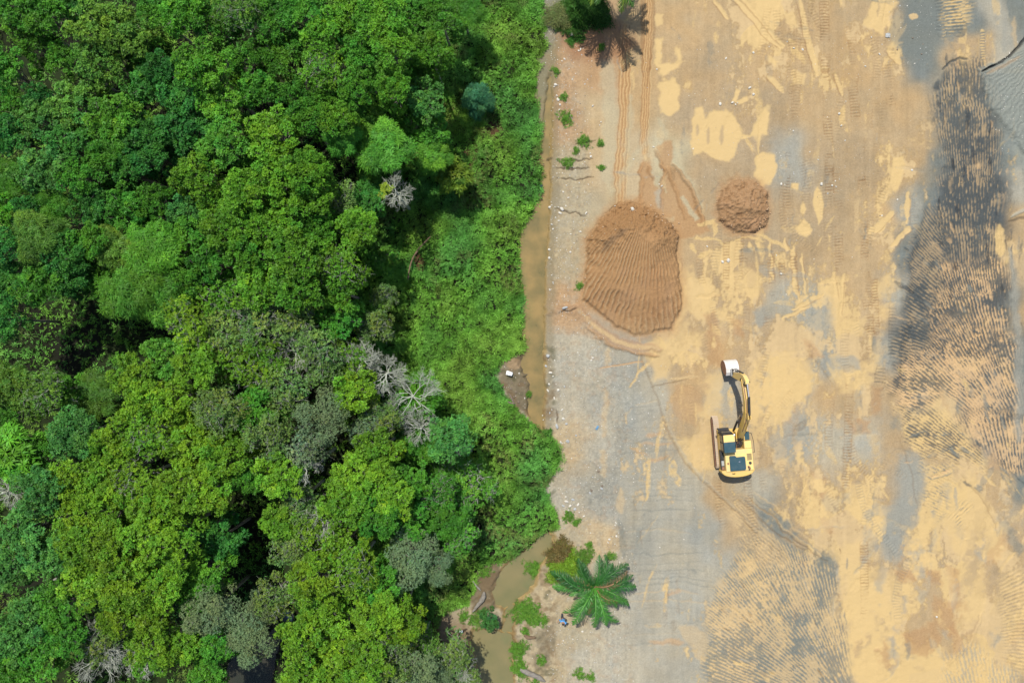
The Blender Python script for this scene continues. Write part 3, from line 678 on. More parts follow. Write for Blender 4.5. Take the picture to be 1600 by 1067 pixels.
fan([(1405,640),(1460,640),(1500,670),(1530,700),(1545,740),(1500,720),(1440,700),(1415,690)], (1640,800), 4.6, 220, .06, 'dark', 'och', .40, .8, 9)
fan([(1500,660),(1540,640),(1600,640),(1600,735),(1575,740),(1550,710),(1525,690)], (1625,960), 5.0, 270, .05, 'dark', 'ochp', .12, .8, 10)
fan([(1445,715),(1490,730),(1480,770),(1465,810),(1450,790)], (1700,900), 5.0, 290, .05, 'steel', 'och', .45, .75, 11)
fan([(1480,800),(1520,780),(1525,795),(1495,825)], (1300,1000), 5.0, 280, .05, 'steel', 'och', .3, .8, 17)
fan([(1470,-40),(1500,-40),(1520,20),(1515,45),(1480,55)], (1200,60), 5.0, 280, .06, 'steel', 'och', .2, .85, 16)
fan([(1168,830),(1210,835),(1250,860),(1300,890),(1305,940),(1330,1000),(1330,1130),(1100,1130),(1110,1010),(1105,960),(1120,905),(1145,870)], (1350,1135), 4.9, 230, .05, 'steel', 'ochlt', .0, .8, 12, 12)
fan([(1125,780),(1165,790),(1215,835),(1230,880),(1190,885),(1150,840)], (1420,1050), 5.4, 300, .05, 'gtan', 'ochlt', .05, .7, 13)
fan([(1560,900),(1610,895),(1640,1000),(1600,1060),(1570,1000)], (1400,1000), 5.6, 190, .04, 'gtan', 'och', .3, .6, 14)
fan([(1470,1040),(1510,1000),(1560,1020),(1600,1050),(1600,1130),(1470,1130)], (1600,1400), 5.6, 340, .05, 'gray', 'och', .35, .7, 15)
# irregular cleat scrapes over the regular prints
for k in range(520):
    if k < 360:
        x0, y0 = rk.uniform(1398, 1600), rk.uniform(60, 760)
        if x0 < 1460 and y0 < 330: continue
        if x0 > 1555 and y0 < 260: continue
        ap = (1690, 640) if x0 < 1480 and y0 > 330 else ((1540, 900) if y0 < 430 else (1630, 820))
        cs = ['dark', 'dark', 'blk', 'steel', 'gtan', 'ochp', 'dark'] if y0 < 520 else ['dark', 'steel', 'ochp', 'och', 'steel', 'dark']
    else:
        x0, y0 = rk.uniform(1110, 1325), rk.uniform(840, 1075); ap = (1350, 1135); cs = ['steel', 'steel', 'ochlt', 'och', 'bgray', 'shade']
    a = math.atan2(ap[1] - y0, ap[0] - x0) + rk.gauss(0, .10); L_ = rk.uniform(7, 34); w = rk.choice([1.6, 2.2, 3, 4.5, 7 if k < 360 else 3])
    m = stroke([(x0, y0), (x0 + math.cos(a) * L_ * .5 + rk.gauss(0, .8), y0 + math.sin(a) * L_ * .5), (x0 + math.cos(a) * L_, y0 + math.sin(a) * L_)], w, 1.0, (2, 2))
    c = rk.choice(cs); c = 'gtan' if c == 'shade' and w > 2.5 else c; m = Mask(m.sl, m.m * np.clip(.7 + 1.2 * W2x[m.sl], 0, 1)); paint(m, c, rk.uniform(.3, .8)); raise_(m, .03 if c in ('dark', 'blk', 'steel') else -.03)
# pushed-up dark berm ridges inside the dark strip, real relief
for pts, w, h in (([(1412,500),(1402,560),(1398,610)], 14, .22), ([(1440,330),(1420,400),(1412,460)], 12, .18), ([(1568,300),(1566,400),(1580,520),(1588,640)], 16, .25), ([(1470,90),(1465,180),(1472,260)], 14, .18)):
    raise_(stroke(pts, w, w * .5, (4, 2), False), h)
paint(stroke([(1560,350),(1561,400)], 11, 2, (2, 2)), 'och', .85); paint(stroke([(1578,390),(1584,470),(1592,560),(1590,690)], 14, 5, (3, 3)), 'bgray', .8)
m = stroke([(1598,330),(1625,318)], 6, 1.5); paint(m, 'pale', .9); raise_(m, .08); m = stroke([(1578,338),(1600,328),(1625,324)], 5, 1.5); paint(m, 'gpale', .9); raise_(m, .08)
m = stroke([(1575,345),(1600,340),(1630,330)], 4, 1.5); paint(m, 'blk', .5); raise_(m, -.06)
# pale gravelly bank at the upper right with the dark trench above it
m = poly([(1528,108),(1560,95),(1590,75),(1640,30),(1700,20),(1700,260),(1600,240),(1570,200),(1545,160)], 4, (4, 3)); paint(m, 'wht', .8); raise_(m, .25); peb(m, .7)
dx, dy = X[m.sl] - 1640, Y[m.sl] - 60
st_ = np.cos(2 * np.pi * (np.arctan2(dy, dx) * 90 / 6.0 + W2x[m.sl] * .6)); H[m.sl] += m.m * st_ * .03
paint(Mask(m.sl, m.m * sstep(-.2, -.9, st_)), 'steel', .35)
m = stroke([(1534,112),(1556,102),(1575,88),(1592,70),(1612,52)], 3.2, 1.2, (1.5, 1.5), False); paint(m, 'blk', .85); raise_(m, -.3)
m = stroke([(1470,110),(1485,98),(1500,90),(1512,92)], 3, 1.2, (1.5, 1.5), False); paint(m, 'dark', .8); raise_(m, -.12)
paint(stroke([(1540,118),(1562,106),(1590,90)], 5, 2), 'red', .5)
paint(stroke([(1570,20),(1568,80)], 8, 3, (3, 3)), 'bgray', .7); paint(stroke([(1585,30),(1584,70)], 8, 3, (3, 3)), 'tanlt', .7)
paint(poly([(1405,-40),(1475,-40),(1470,60),(1455,90),(1425,92),(1388,60),(1395,20)], 5, (6, 4)), 'steel', .55); 
paint(ell(1428, 27, 7, 5), 'ochlt', .9)

# ---- heaps of soil
def heap(m_poly, h, fe, crest=None):
    pass
hp = [(915,372),(938,345),(965,318),(985,317),(1020,328),(1052,350),(1062,370),(1060,400),(1066,440),(1068,470),(1050,515),(1020,520),(990,524),(960,510),(935,488),(912,470),(914,430),(918,400)]
sl = box(880, 1100, 290, 550)
sd = inpoly(X[sl] + W1x[sl] * 3 + W2x[sl] * 2.2, Y[sl] + W1y[sl] * 3 + W2y[sl] * 2.2, hp)
mk = sstep(-4.5, 4.5, sd)
# profile: long pushed ramp rising from the south to a crest near the north rim
crest_y = 352 + .25 * np.abs(X[sl] - 1000)
ramp = np.clip((528 - Y[sl]) / (528 - crest_y), 0, 1)
north = np.clip((Y[sl] - (crest_y - 40)) / 40, 0, 1)
hh = 2.0 * np.minimum(ramp ** .9, north) * np.clip(sd / 48.0, 0, 1) ** .8 + .14 * sstep(0, 5, sd)
# ribs of the dozer's tracks, in lanes fanning out from the crest
ax_, ay_ = 1010.0, 300.0
dx, dy = X[sl] - ax_, Y[sl] - ay_
rr_ = np.hypot(dx, dy); th = np.arctan2(dy, dx)
bend = th + .0014 * np.clip(1010 - X[sl], 0, 200) * 0
lane = np.floor((rr_ + 16 * W1x[sl]) / 42.0)
ph = 2 * np.pi * (bend * 150 / 6.4 + .40 * W1x[sl] + .20 * W2x[sl] + _hash(lane, lane * 0, 3) * .35)
rib = np.cos(ph) * sstep(330, 372, Y[sl] + 0 * X[sl]) * np.clip(.8 + .9 * W1y[sl] + .6 * W2y[sl], .1, 1)
rough = wn_(8, 41, 4)[sl] * .18 + wn_(3.0, 42, 2)[sl] * .15
loose = sstep(395, 345, Y[sl] - .15 * np.abs(X[sl] - 1000) + 14 * W1x[sl])
H[sl] += mk * (hh + rib * .075 * (1 - loose * .8) + rough * (loose * .9 + .10))
paint(Mask(sl, sstep(-16, 0, sd + 5 * W2x[sl])), 'brn', .45); k = Mask(sl, mk); paint(k, 'brn', .92); 
paint(Mask(sl, mk * loose), 'brnd', .45)
paint(Mask(sl, mk * sstep(.2, .9, -rib)), 'brnd', .45)
paint(Mask(sl, mk * sstep(.3, .9, rib) * (1 - loose)), 'tanlt', .35)
paint(Mask(sl, mk * sstep(-.1, .5, wn_(36, 43, 3)[sl]) * (1 - loose)), (192,152,112), .5)
paint(Mask(sl, mk * np.exp(-((X[sl] - 1022) / 14) ** 2) * sstep(400, 430, Y[sl])), (190,144,100), .4)
paint(Mask(sl, mk * sstep(480, 520, Y[sl] + W1x[sl] * 20)), 'tan', .3)
paint(stroke([(975,365),(955,378),(940,395)], 10, 4, (3, 3)), (122,104,84), .5)
WET[sl] *= (1 - mk); PEB[sl] = PEB[sl] * (1 - mk) + .2 * mk; BMP[sl] = BMP[sl] * (1 - mk) + .9 * mk
# smaller loose heap
hp2 = [(1118,318),(1130,290),(1152,278),(1180,282),(1200,300),(1204,330),(1196,355),(1170,368),(1145,362),(1124,345)]
sl = box(1095, 1225, 255, 390)
sd = inpoly(X[sl] + W1x[sl] * 3 + W2x[sl] * 3, Y[sl] + W1y[sl] * 3 + W2y[sl] * 3, hp2); mk = sstep(-4.5, 4.5, sd)
sh = sstep(18, 0, np.abs(Y[sl] - (322 + .2 * (X[sl] - 1160))))
H[sl] += mk * (1.0 * np.clip(sd / 38.0, 0, 1) ** .8 + .18 * sstep(0, 4, sd) + (wn_(10, 44, 4)[sl] * .16 + wn_(2.7, 45, 2)[sl] * .13) * .9 + .10 * sh)
paint(Mask(sl, sstep(-12, 0, sd + 5 * W2x[sl])), 'brn', .4); paint(Mask(sl, mk), (192,152,110), .95); paint(Mask(sl, mk * sstep(0, .6, wn_(6, 46, 3)[sl])), 'brnd', .4)
paint(Mask(sl, mk * sstep(-.1, .6, wn_(14, 47, 3)[sl])), (206,162,120), .45)
WET[sl] *= (1 - mk); BMP[sl] = BMP[sl] * (1 - mk) + 1.0 * mk
# trail of soil from the heap's left foot curving under it
trail = [(858,488),(880,480),(905,484),(918,500),(940,518),(965,535),(995,542),(1030,545)]
m = stroke(trail, 16, 4, (3, 3)); paint(m, (186,146,108), .7); raise_(m, .08)
m = stroke(trail[2:], 7, 2.5, (3, 2)); paint(m, 'ochlt', .75); 
m = stroke([(p[0]-3, p[1]+10) for p in trail[3:]], 6, 2.5, (3, 3)); paint(m, 'brn', .7); raise_(m, .12)
paint(poly([(860,470),(905,478),(925,505),(935,530),(900,525),(860,520)], 6, (5, 4)), 'red', .55)

# ---- small cracks in the gravel bank
for pts in ([(872,250),(900,249),(928,247)], [(870,279),(895,280),(928,276)], [(868,328),(888,331),(905,334),(916,339)], [(872,488),(890,482),(903,482)], [(872,262),(920,264)], [(900,225),(930,218)], [(870,640),(872,660)]):
    m = stroke(pts, 2.2, 1.0, (2, 3)); paint(m, (92,76,58), .8); raise_(m, -.09)
# gravel bank strip along the ditch
m = poly([(856,60),(905,80),(925,300),(918,340),(910,400),(912,470),(955,545),(990,620),(985,700),(960,800),(1000,900),(985,1130),(800,1130),(840,980),(870,840),(862,560),(856,330)], 12, (10, 5))
peb(m, .85); BMP[m.sl] += m.m * .35
n = wn_(2.6, 51, 2)[m.sl]; C[m.sl] *= (1 + .16 * (m.m * n)[..., None])
n = wn_(8, 52, 3)[m.sl]; paint(Mask(m.sl, m.m * sstep(.15, .6, n)), 'red', .22); paint(Mask(m.sl, m.m * sstep(-.15, -.6, n)), 'gpale', .3)
peb(poly([(1100,110),(1260,110),(1260,300),(1100,240)], 20), .5); peb(poly([(1200,120),(1360,20),(1400,300),(1260,320)], 20), .45); peb(poly([(880,500),(1010,560),(1040,700),(980,800),(880,780)], 15), .8)
# red soil under the upper palm, the palm's shade painted in as brown
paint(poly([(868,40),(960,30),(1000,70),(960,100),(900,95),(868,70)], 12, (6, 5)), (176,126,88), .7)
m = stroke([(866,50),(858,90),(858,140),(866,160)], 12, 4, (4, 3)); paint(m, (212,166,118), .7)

# ---- ditch, ponds and the overgrown side
VEG = [(848,-60),(848,0),(852,60),(856,75),(840,92),(836,150),(843,200),(843,250),(847,280),(845,300),(833,326),(822,350),(819,400),(822,440),(829,480),(829,520),(832,535),(822,548),(800,556),(784,566),(775,590),(790,620),(808,640),(828,660),(860,682),(872,700),(876,715),(866,740),(850,765),(856,785),(872,806),(874,822),(850,834),(826,856),(790,878),(758,880),(745,895),(742,925),(730,945),(700,955),(684,975),(690,1000),(728,1020),(740,1067),(744,1140)]
VEGP = VEG + [(-1e5,1140),(-1e5,-1e4),(848,-1e4)]
vsd = inpoly(X + W2x * 3, Y + W2y * 3, VEG + [(-3000,1140),(-3000,-60)])
vsd = np.where((Y < -55) , 848 - X + 30 * wn_(160, 97, 3), vsd); vsd = np.where(Y > 1125, 744 - X + 30 * wn_(160, 97, 3), vsd)
veg = sstep(-3, 3, vsd)  # soft edge
DITCH = [(856,118),(859,118),(863,160),(860,250),(858,330),(854,400),(851,480),(850,560),(850,640),(850,675),(836,668),(824,640),(826,600),(812,570),(816,545),(816,520),(814,460),(808,400),(810,355),(824,335),(842,310),(847,225),(852,165)]
POND1 = [(858,828),(866,838),(866,862),(842,885),(836,915),(812,940),(788,955),(772,945),(768,925),(778,900),(790,880),(820,860),(840,840)]
POND2 = [(738,985),(768,982),(800,990),(808,1010),(800,1040),(806,1140),(740,1140),(745,1040),(732,1010)]
CONN = [(790,940),(806,948),(802,992),(784,990)]
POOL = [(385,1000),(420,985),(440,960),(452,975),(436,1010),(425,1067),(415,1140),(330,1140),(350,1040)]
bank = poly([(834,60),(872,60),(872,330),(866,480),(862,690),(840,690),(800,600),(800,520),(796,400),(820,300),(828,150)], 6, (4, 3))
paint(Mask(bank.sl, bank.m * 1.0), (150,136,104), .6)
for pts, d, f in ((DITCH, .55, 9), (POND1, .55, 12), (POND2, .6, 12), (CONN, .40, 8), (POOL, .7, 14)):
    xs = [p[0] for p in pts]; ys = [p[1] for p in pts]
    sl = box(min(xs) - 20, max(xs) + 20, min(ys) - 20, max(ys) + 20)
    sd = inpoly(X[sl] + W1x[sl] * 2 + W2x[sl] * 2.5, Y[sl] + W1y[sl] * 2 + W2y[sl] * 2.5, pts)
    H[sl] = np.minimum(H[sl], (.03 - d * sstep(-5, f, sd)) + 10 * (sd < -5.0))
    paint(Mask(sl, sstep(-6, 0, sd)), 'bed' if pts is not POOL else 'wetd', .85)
# little soil bars crossing the ditch
for pts in ([(846,262),(856,250),(862,248)], [(822,345),(838,350)], [(820,585),(845,578)], [(840,300),(846,320)]):
    m = stroke(pts, 5, 3, (3, 3)); raise_(m, .30); paint(m, 'debris', .7)
m = poly([(848,-60),(870,-60),(872,40),(866,64),(862,84),(848,84)], 3, (3, 3)); paint(m, 'ggray', .8); peb(m, .9); raise_(m, -.18)
m = poly([(838,88),(852,90),(852,150),(840,150)], 4, (3, 3)); paint(m, (132,136,120), .5); peb(m, .8)
m = poly([(784,560),(812,548),(830,575),(838,610),(828,645),(806,636),(780,600)], 4, (4, 3)); paint(m, 'debris', .85); raise_(m, .05); peb(m, .7)
paint(ell(803, 568, 12, 9), 'red', .5)
m = poly([(745,880),(775,878),(785,900),(772,925),(776,950),(760,960),(742,955),(735,930),(742,905)], 4, (4, 3)); paint(m, 'debris', .9); peb(m, .3)
paint(poly([(842,985),(865,975),(870,1010),(850,1060),(832,1040)], 5, (5, 4)), 'debris', .6)
sl = box(720, 876, 540, 1125); nz = wn_(5, 95, 4)[sl]; nz2 = wn_(14, 96, 3)[sl]; k_ = sstep(876, 862, X[sl])
C[sl] *= (1 + .22 * nz * k_)[..., None]; paint(Mask(sl, sstep(.15, .6, nz2) * .5 * k_), 'shade', 1); paint(Mask(sl, sstep(.2, .7, -nz2) * .45 * k_), 'olive', 1); H[sl] += .05 * nz * k_
# forest floor and creeper bed: lumpy, dark
lump = wn_(60, 61, 4); lump2 = wn_(14, 62, 4)
H += veg * (.12 + .25 * np.clip(lump, -.6, 1) + .10 * lump2) * np.clip(vsd / 14.0, 0, 1) * (H > -.2)
k = Mask((slice(None), slice(None)), veg)
vc = np.where(sstep(-.2, .5, lump)[..., None] > .5, PALL['olive'], PALL['humus'])
vc = PALL['humus'] * (1 - sstep(-.4, .5, lump)[..., None] * .7) + PALL['olive'] * sstep(-.4, .5, lump)[..., None] * .7
C[...] = C * (1 - veg[..., None]) + vc * veg[..., None]
for cx0, cy0, rx, ry in ((1388/2, 190, 22, 40), (770, 205, 16, 14), (735, 240, 14, 30), (655, 410, 8, 16), (690, 1000, 40, 45), (800, 640, 14, 12)):
    paint(ell(cx0, cy0, rx, ry, .5, (6, 5)), (126,98,66), .6)
PEB *= (1 - veg); WET *= (1 - veg); BMP = BMP * (1 - veg) + .6 * veg
m = poly([(840,70),(866,70),(862,210),(846,215),(838,150)], 4, (4,3)); paint(m, (150,144,112), .6); peb(m, .8)
C = np.clip(C, .004, .85)

def ground_z(wx, wy):
    px, py = wx * S + 800, -wy * S + 533.5
    i = int(np.clip(np.searchsorted(gx, px) - 1, 0, NX - 2)); j = int(np.clip(np.searchsorted(gy, py) - 1, 0, NY - 2))
    return float(H[j, i])
def ground_zs(px, py):
    i = np.clip(np.searchsorted(gx, px) - 1, 0, NX - 1); j = np.clip(np.searchsorted(gy, py) - 1, 0, NY - 1)
    return H[j, i]

vv = np.stack([(X - 800) / S, -(Y - 533.5) / S, H], -1).reshape(-1, 3)
ii = np.arange(NX * NY).reshape(NY, NX)
ff = np.stack([ii[1:, :-1], ii[1:, 1:], ii[:-1, 1:], ii[:-1, :-1]], -1).reshape(-1, 4)
AUX = np.stack([PEB, WET, BMP], -1).reshape(-1, 3)
gme = np_mesh("ground", vv, ff, M['ground'], {"Col": C.reshape(-1, 3), "Aux": AUX}, smooth=True)
ground = link(bpy.data.objects.new("ground", gme)); tag(ground, kind='structure')
del vv, ff, AUX

def water_sheet(name, pts, z, mat):
    bm_v = [((x - 800) / S, -(y - 533.5) / S, z) for x, y in pts]
    me = bpy.data.meshes.new(name); me.from_pydata(bm_v, [], [tuple(range(len(pts)))[::-1]]); me.materials.append(mat)
    o = link(bpy.data.objects.new(name, me)); tag(o, kind='structure'); return o
def grow(pts, g):
    cx0 = sum(p[0] for p in pts) / len(pts); cy0 = sum(p[1] for p in pts) / len(pts)
    return pts
water_sheet("ditch_water", [(832,90),(872,90),(872,700),(796,700),(796,340),(832,300)], -.17, M['water'])
water_sheet("pond_water", [(725,815),(875,815),(875,885),(845,955),(820,1000),(815,1140),(725,1140)], -.20, M['pond'])
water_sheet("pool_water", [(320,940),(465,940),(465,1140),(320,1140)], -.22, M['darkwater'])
# ------------------------------------------------------------ the excavator
def make_excavator():
    ex, ey = W(1139, 685)
    root = empty("excavator", (ex, ey, 0), R(5.0))
    tag(root, "yellow crawler excavator with dark teal roof panels and raised boom, on the mud", "excavator")
    # crawler tracks
    for sx in (-1, 1):
        x0, x1 = (-1.40, -.95) if sx < 0 else (.95, 1.40)
        cy = -.12
        prof = []
        L2, r = 1.68, .40
        N = 60
        tot = 4 * L2 + 2 * math.pi * r
        def tp(s):
            s %= tot
            if s < 2 * L2: return (-L2 + s, .44 + r, 0)
            s -= 2 * L2
            if s < math.pi * r: a = math.pi / 2 - s / r; return (L2 + r * math.cos(a), .44 + r * math.sin(a), -s / r)
            s -= math.pi * r
            if s < 2 * L2: return (L2 - s, .44 - r, math.pi)
            s -= 2 * L2
            a = -math.pi / 2 - s / r
            return (-L2 + r * math.cos(a), .44 + r * math.sin(a), math.pi - s / r)
        sh = MB()
        for i in range(N):
            y, z, a = tp(tot * i / N); w = tot / N * .46
            ca, sa = math.cos(a), math.sin(a)
            def q(u, v): return (y + cy + u * ca - v * sa, z + u * sa + v * ca)
            sh.prism_x([q(-w, -.03), q(w, -.03), q(w, .02), q(w * .3, .02), q(w * .2, .055), q(-w * .1, .055), q(-w * .2, .02), q(-w, .02)], x0, x1)
        tr = sh.build("track", M['steel'], root)
        fr = MB(); fr.box(x0 + .14, x1 - .14, cy - 1.7, cy + 1.7, .25, .62)
        fr.build("track_frame", M['rust'], tr, .02)
        for yy in (-L2, L2):
            sp = MB(); sp.tube([(x0 + .08, yy + cy, .44), (x1 - .08, yy + cy, .44)], .33, 16)
            sp.tube([(x0 + .02, yy + cy, .44), (x1 - .02, yy + cy, .44)], .14, 12)
            sp.build("sprocket", M['rust'], tr)
        # brown outer guard rail of the track seen from above
        g = MB(); xo = x0 - .03 if sx < 0 else x1 + .03
        g.box(min(xo, xo + .03 * sx), max(xo, xo + .03 * sx), cy - 1.95, cy + 1.95, .34, .72)
        g.build("track_guard", M['rust'], tr, .01)
    u = MB(); u.box(-1.0, 1.0, -.9, .75, .42, .72); u.build("undercarriage", M['rust'], root, .03)
    u = MB(); u.tube([(0, 0, .7), (0, 0, 1.0)], .62, 24); u.build("turntable", M['black'], root)
    # upper structure deck
    d = MB(); d.box(-1.22, 1.22, -2.35, .95, .98, 1.20); deck = d.build("deck", M['yellow'], root, .02)
    b = MB(); b.box(-.97, 1.22, -2.35, -.62, 1.20, 2.12); b.build("engine_cover", M['yellowtop'], root, .05)
    # low left side: dark doors and walkway
    s_ = MB(); s_.box(-1.22, -.975, -2.3, -.70, 1.20, 1.62); sd = s_.build("side_walkway", M['black'], root, .015)
    for k, (ya, yb) in enumerate(((-2.22, -1.98), (-1.9, -1.5), (-1.4, -1.05), (-.98, -.76))):
        m = MB(); m.box(-1.2, -1.0, ya, yb, 1.622, 1.68); m.build("walkway_panel", M['rust'] if k == 0 else (M['rockgrey'] if k == 1 else M['black']), sd, .01)
    # counterweight
    prof = [(-1.32, -2.25), (1.32, -2.25), (1.31, -2.42)]
    for i in range(13):
        t = math.pi * (i + .5) / 13
        prof.append((1.25 * math.cos(t), -2.42 - .42 * math.sin(t)))
    prof.append((-1.31, -2.42))
    c = MB(); c.prism_z([(x, y) for x, y in prof][::-1], .98, 2.02); c.build("counterweight", M['yellow'], root, .06)
    m = MB(); m.tube([(-.5, -2.5, 2.0), (-.5, -2.5, 2.12), (-.4, -2.5, 2.16), (-.3, -2.5, 2.12), (-.3, -2.5, 2.0)], .022, 6); m.build("lifting_eye", M['black'], root)
    # teal engine hood with notch
    h = MB(); h.prism_z([(-.68, -2.28), (.50, -2.28), (.58, -2.20), (.58, -1.28), (.50, -1.20), (-.10, -1.22), (-.22, -1.08), (-.62, -1.06), (-.68, -1.14)], 2.12, 2.24)
    hood = h.build("engine_hood", M['teal'], root, .04)
    m = MB(); m.box(.02, .14, -1.62, -1.54, 2.24, 2.29); m.build("hood_latch", M['chrome'], hood)
    m = MB(); m.box(-.86, -.74, -1.75, -1.60, 2.12, 2.17); m.build("filler_cap", M['rust'], root)
    for k in range(6):
        m = MB(); m.box(.74, 1.12, -1.52 + k * .09, -1.47 + k * .09, 2.121, 2.135); m.build("vent_slot", M['black'], root)
    m = MB(); m.tube([(.80, -2.05, 2.1), (.80, -2.05, 2.42), (.80, -2.16, 2.52)], .07, 10); m.build("exhaust_pipe", M['rust'], root)
    m = MB(); m.tube([(.95, -1.75, 2.12), (.95, -1.75, 2.22)], .11, 12); m.build("air_filter_cap", M['black'], root)
    # cab
    cb = MB()
    cb.prism_x([(-.70, 1.20), (.78, 1.20), (.86, 1.65), (.80, 2.30), (.66, 2.82), (-.66, 2.84), (-.72, 2.2)], -1.20, -.28)
    cab = cb.build("cab", M['black'], root, .04)
    f = MB(); f.box(-1.19, -.29, .12, .70, 2.825, 2.90); f.build("cab_roof_panel", M['yellowtop'], cab, .05)
    f = MB()
    pr = [(-1.19, -.70), (-.29, -.70), (-.29, .13)] + [(-.29 - .9 * i / 8, .13 + (.035 if i % 2 else 0)) for i in range(1, 8)] + [(-1.19, .13)]
    f.prism_z(pr, 2.83, 2.885); f.build("cab_roof_mat", M['teal'], cab, .02)
    w_ = MB(); w_.add([(-1.12, .872, 1.66), (-.36, .872, 1.66), (-.36, .812, 2.30), (-1.12, .812, 2.30), (-1.12, .886, 1.66), (-.36, .886, 1.66), (-.36, .826, 2.30), (-1.12, .826, 2.30)],
                       [(0,1,2,3),(7,6,5,4),(0,4,5,1),(1,5,6,2),(2,6,7,3),(3,7,4,0)]); w_.build("windscreen", M['glass'], cab)
    w_ = MB(); w_.box(-1.222, -1.205, -.55, .02, 1.75, 2.65); w_.box(-1.222, -1.205, .1, .62, 1.75, 2.65); w_.build("cab_window", M['glass'], cab)
    dr = MB(); dr.box(-1.23, -1.207, -.6, .66, 1.25, 1.70); dr.build("cab_door", M['yellow'], cab, .01)
    m = MB(); m.tube([(-1.25, .80, 1.3), (-1.27, .9, 1.6), (-1.27, .88, 2.5), (-1.2, .76, 2.7)], .02, 6); m.build("grab_rail", M['black'], cab)
    m = MB(); m.tube([(-1.22, .8, 2.35), (-1.42, .98, 2.35)], .015, 6); m.box(-1.50, -1.36, .96, 1.0, 2.15, 2.5); m.build("mirror", M['black'], cab)
    m = MB(); m.box(-1.18, -.30, .92, 1.06, 1.0, 1.30); m.box(-1.12, -.3, .88, .94, 1.3, 1.5); m.build("front_guard", M['black'], root, .01)
    m = MB(); m.tube([(-.34, .62, 2.9), (-.34, .72, 2.98)], .06, 10); m.build("work_lamp", M['plastic'], cab)
    # right side: fuel tank, step box, rail
    m = MB(); m.box(.64, 1.22, -.62, -.02, 1.20, 2.02); m.build("fuel_tank", M['yellowtop'], root, .05)
    m = MB(); m.box(.64, 1.22, -.02, .72, 1.20, 1.62, (.70, 1.22, .0, .68)); tb = m.build("tool_box", M['yellow'], root, .03)
    m = MB(); m.prism_z([(.66, .02), (1.2, .02), (1.2, .68), (.88, .68), (.66, .25)], 1.622, 1.66); m.build("box_step_mat", M['teal'], tb, .01)
    m = MB()
    m.tube([(1.27, .55, 1.3), (1.27, .55, 2.05), (1.27, -.05, 2.45), (1.27, -.9, 2.45), (1.27, -1.0, 1.9)], .022, 6)
    m.build("handrail", M['black'], root)
    # bay behind the boom: hoses and pump
    hs = MB(); rnd = random.Random(4)
    for k in range(9):
        x = -.2 + .09 * k
        hs.tube([(x, -.58, 1.35), (x + rnd.uniform(-.1, .1), -.3, 1.7 + rnd.uniform(-.1, .2)), (x + .05, .0, 1.75), (.3 + rnd.uniform(-.15, .2), .25, 2.0)], .028, 6)
    hs.box(-.2, .05, -.5, -.2, 1.2, 1.6); hs.box(.25, .5, -.55, -.25, 1.2, 1.5)
    hs.build("hydraulic_hoses", M['black'], root)
    m = MB(); m.box(-.25, .62, -.62, -.1, 1.20, 1.27); m.build("bay_floor", M['rust'], root)
    # boom: centre x
    bx = .42
    for sx in (-1, 1):
        m = MB(); m.box(bx + sx * .305 - .035, bx + sx * .305 + .035, .0, .75, 1.201, 1.9); m.build("boom_bracket", M['yellow'], root, .02)
    top = [(.15, 1.82), (.9, 3.0), (1.7, 4.05), (2.5, 4.62), (3.4, 4.72), (4.3, 4.52), (5.08, 4.22)]
    bot = [(5.12, 3.98), (4.3, 4.12), (3.4, 4.22), (2.65, 4.08), (2.1, 3.55), (1.25, 2.45), (.42, 1.48), (.15, 1.45)]
    m = MB(); m.prism_x(top + bot, bx - .20, bx + .20); boom = m.build("boom", M['yellow'], root, .03)
    # hoses along the boom
    m = MB()
    for k, dx in enumerate((-.14, -.09, .10)):
        m.tube([(bx + dx, y, z + .035) for y, z in top[1:]], .018, 5)
    m.build("boom_hose", M['rust'], boom)
    for sx in (-1, 1):
        x = bx + sx * .33
        m = MB(); m.tube([(x, .72, 1.12), (x, 1.75, 2.72)], .085, 10); cy_b = m.build("boom_cylinder", M['black'], root)
        m = MB(); m.tube([(x, 1.75, 2.72), (x, 2.35, 3.72)], .045, 8); m.build("cylinder_rod", M['chrome'], cy_b)
    m = MB(); m.tube([(bx - .42, 2.35, 3.74), (bx + .42, 2.35, 3.74)], .06, 8); m.build("boom_pin", M['black'], boom)
    # arm cylinder above the boom
    for sx in (-1, 1):
        m = MB(); m.box(bx + sx * .09 - .03, bx + sx * .09 + .03, 2.0, 2.5, 4.3, 4.92); m.build("cylinder_bracket", M['yellow'], boom)
    m = MB(); m.tube([(bx, 2.35, 4.88), (bx, 3.75, 5.16)], .10, 12); ac = m.build("arm_cylinder", M['black'], root)
    m = MB(); m.tube([(bx, 3.75, 5.16), (bx, 4.85, 5.02)], .05, 8); m.build("cylinder_rod", M['chrome'], ac)
    # arm: lever above the pin, then down and slightly forward
    m = MB()
    m.prism_x([(4.72, 5.10), (5.02, 5.14), (5.36, 4.6), (5.52, 3.9), (5.50, 2.6), (5.46, 1.55), (5.30, 1.42), (5.12, 1.55), (4.98, 2.6), (4.86, 3.75), (4.72, 4.5)], bx - .15, bx + .15)
    arm = m.build("arm", M['yellowtop'], root, .03)
    for (yy, zz, ww, rr) in ((5.05, 4.1, .24, .09), (4.86, 5.02, .22, .06)):
        m = MB(); m.tube([(bx - ww, yy, zz), (bx + ww, yy, zz)], rr, 10); m.build("arm_pin", M['black'], arm)
    m = MB(); m.tube([(bx, 5.50, 4.15), (bx, 5.66, 2.9)], .075, 10); bc = m.build("bucket_cylinder", M['black'], root)
    m = MB(); m.tube([(bx, 5.66, 2.9), (bx, 5.72, 2.1)], .04, 8); m.build("cylinder_rod", M['chrome'], bc)
    m = MB()
    for sx in (-1, 1):
        m.tube([(bx + sx * .17, 5.38, 1.95), (bx + sx * .17, 5.72, 2.1)], .045, 6); m.tube([(bx + sx * .12, 5.72, 2.1), (bx + sx * .12, 5.74, 1.55)], .05, 6)
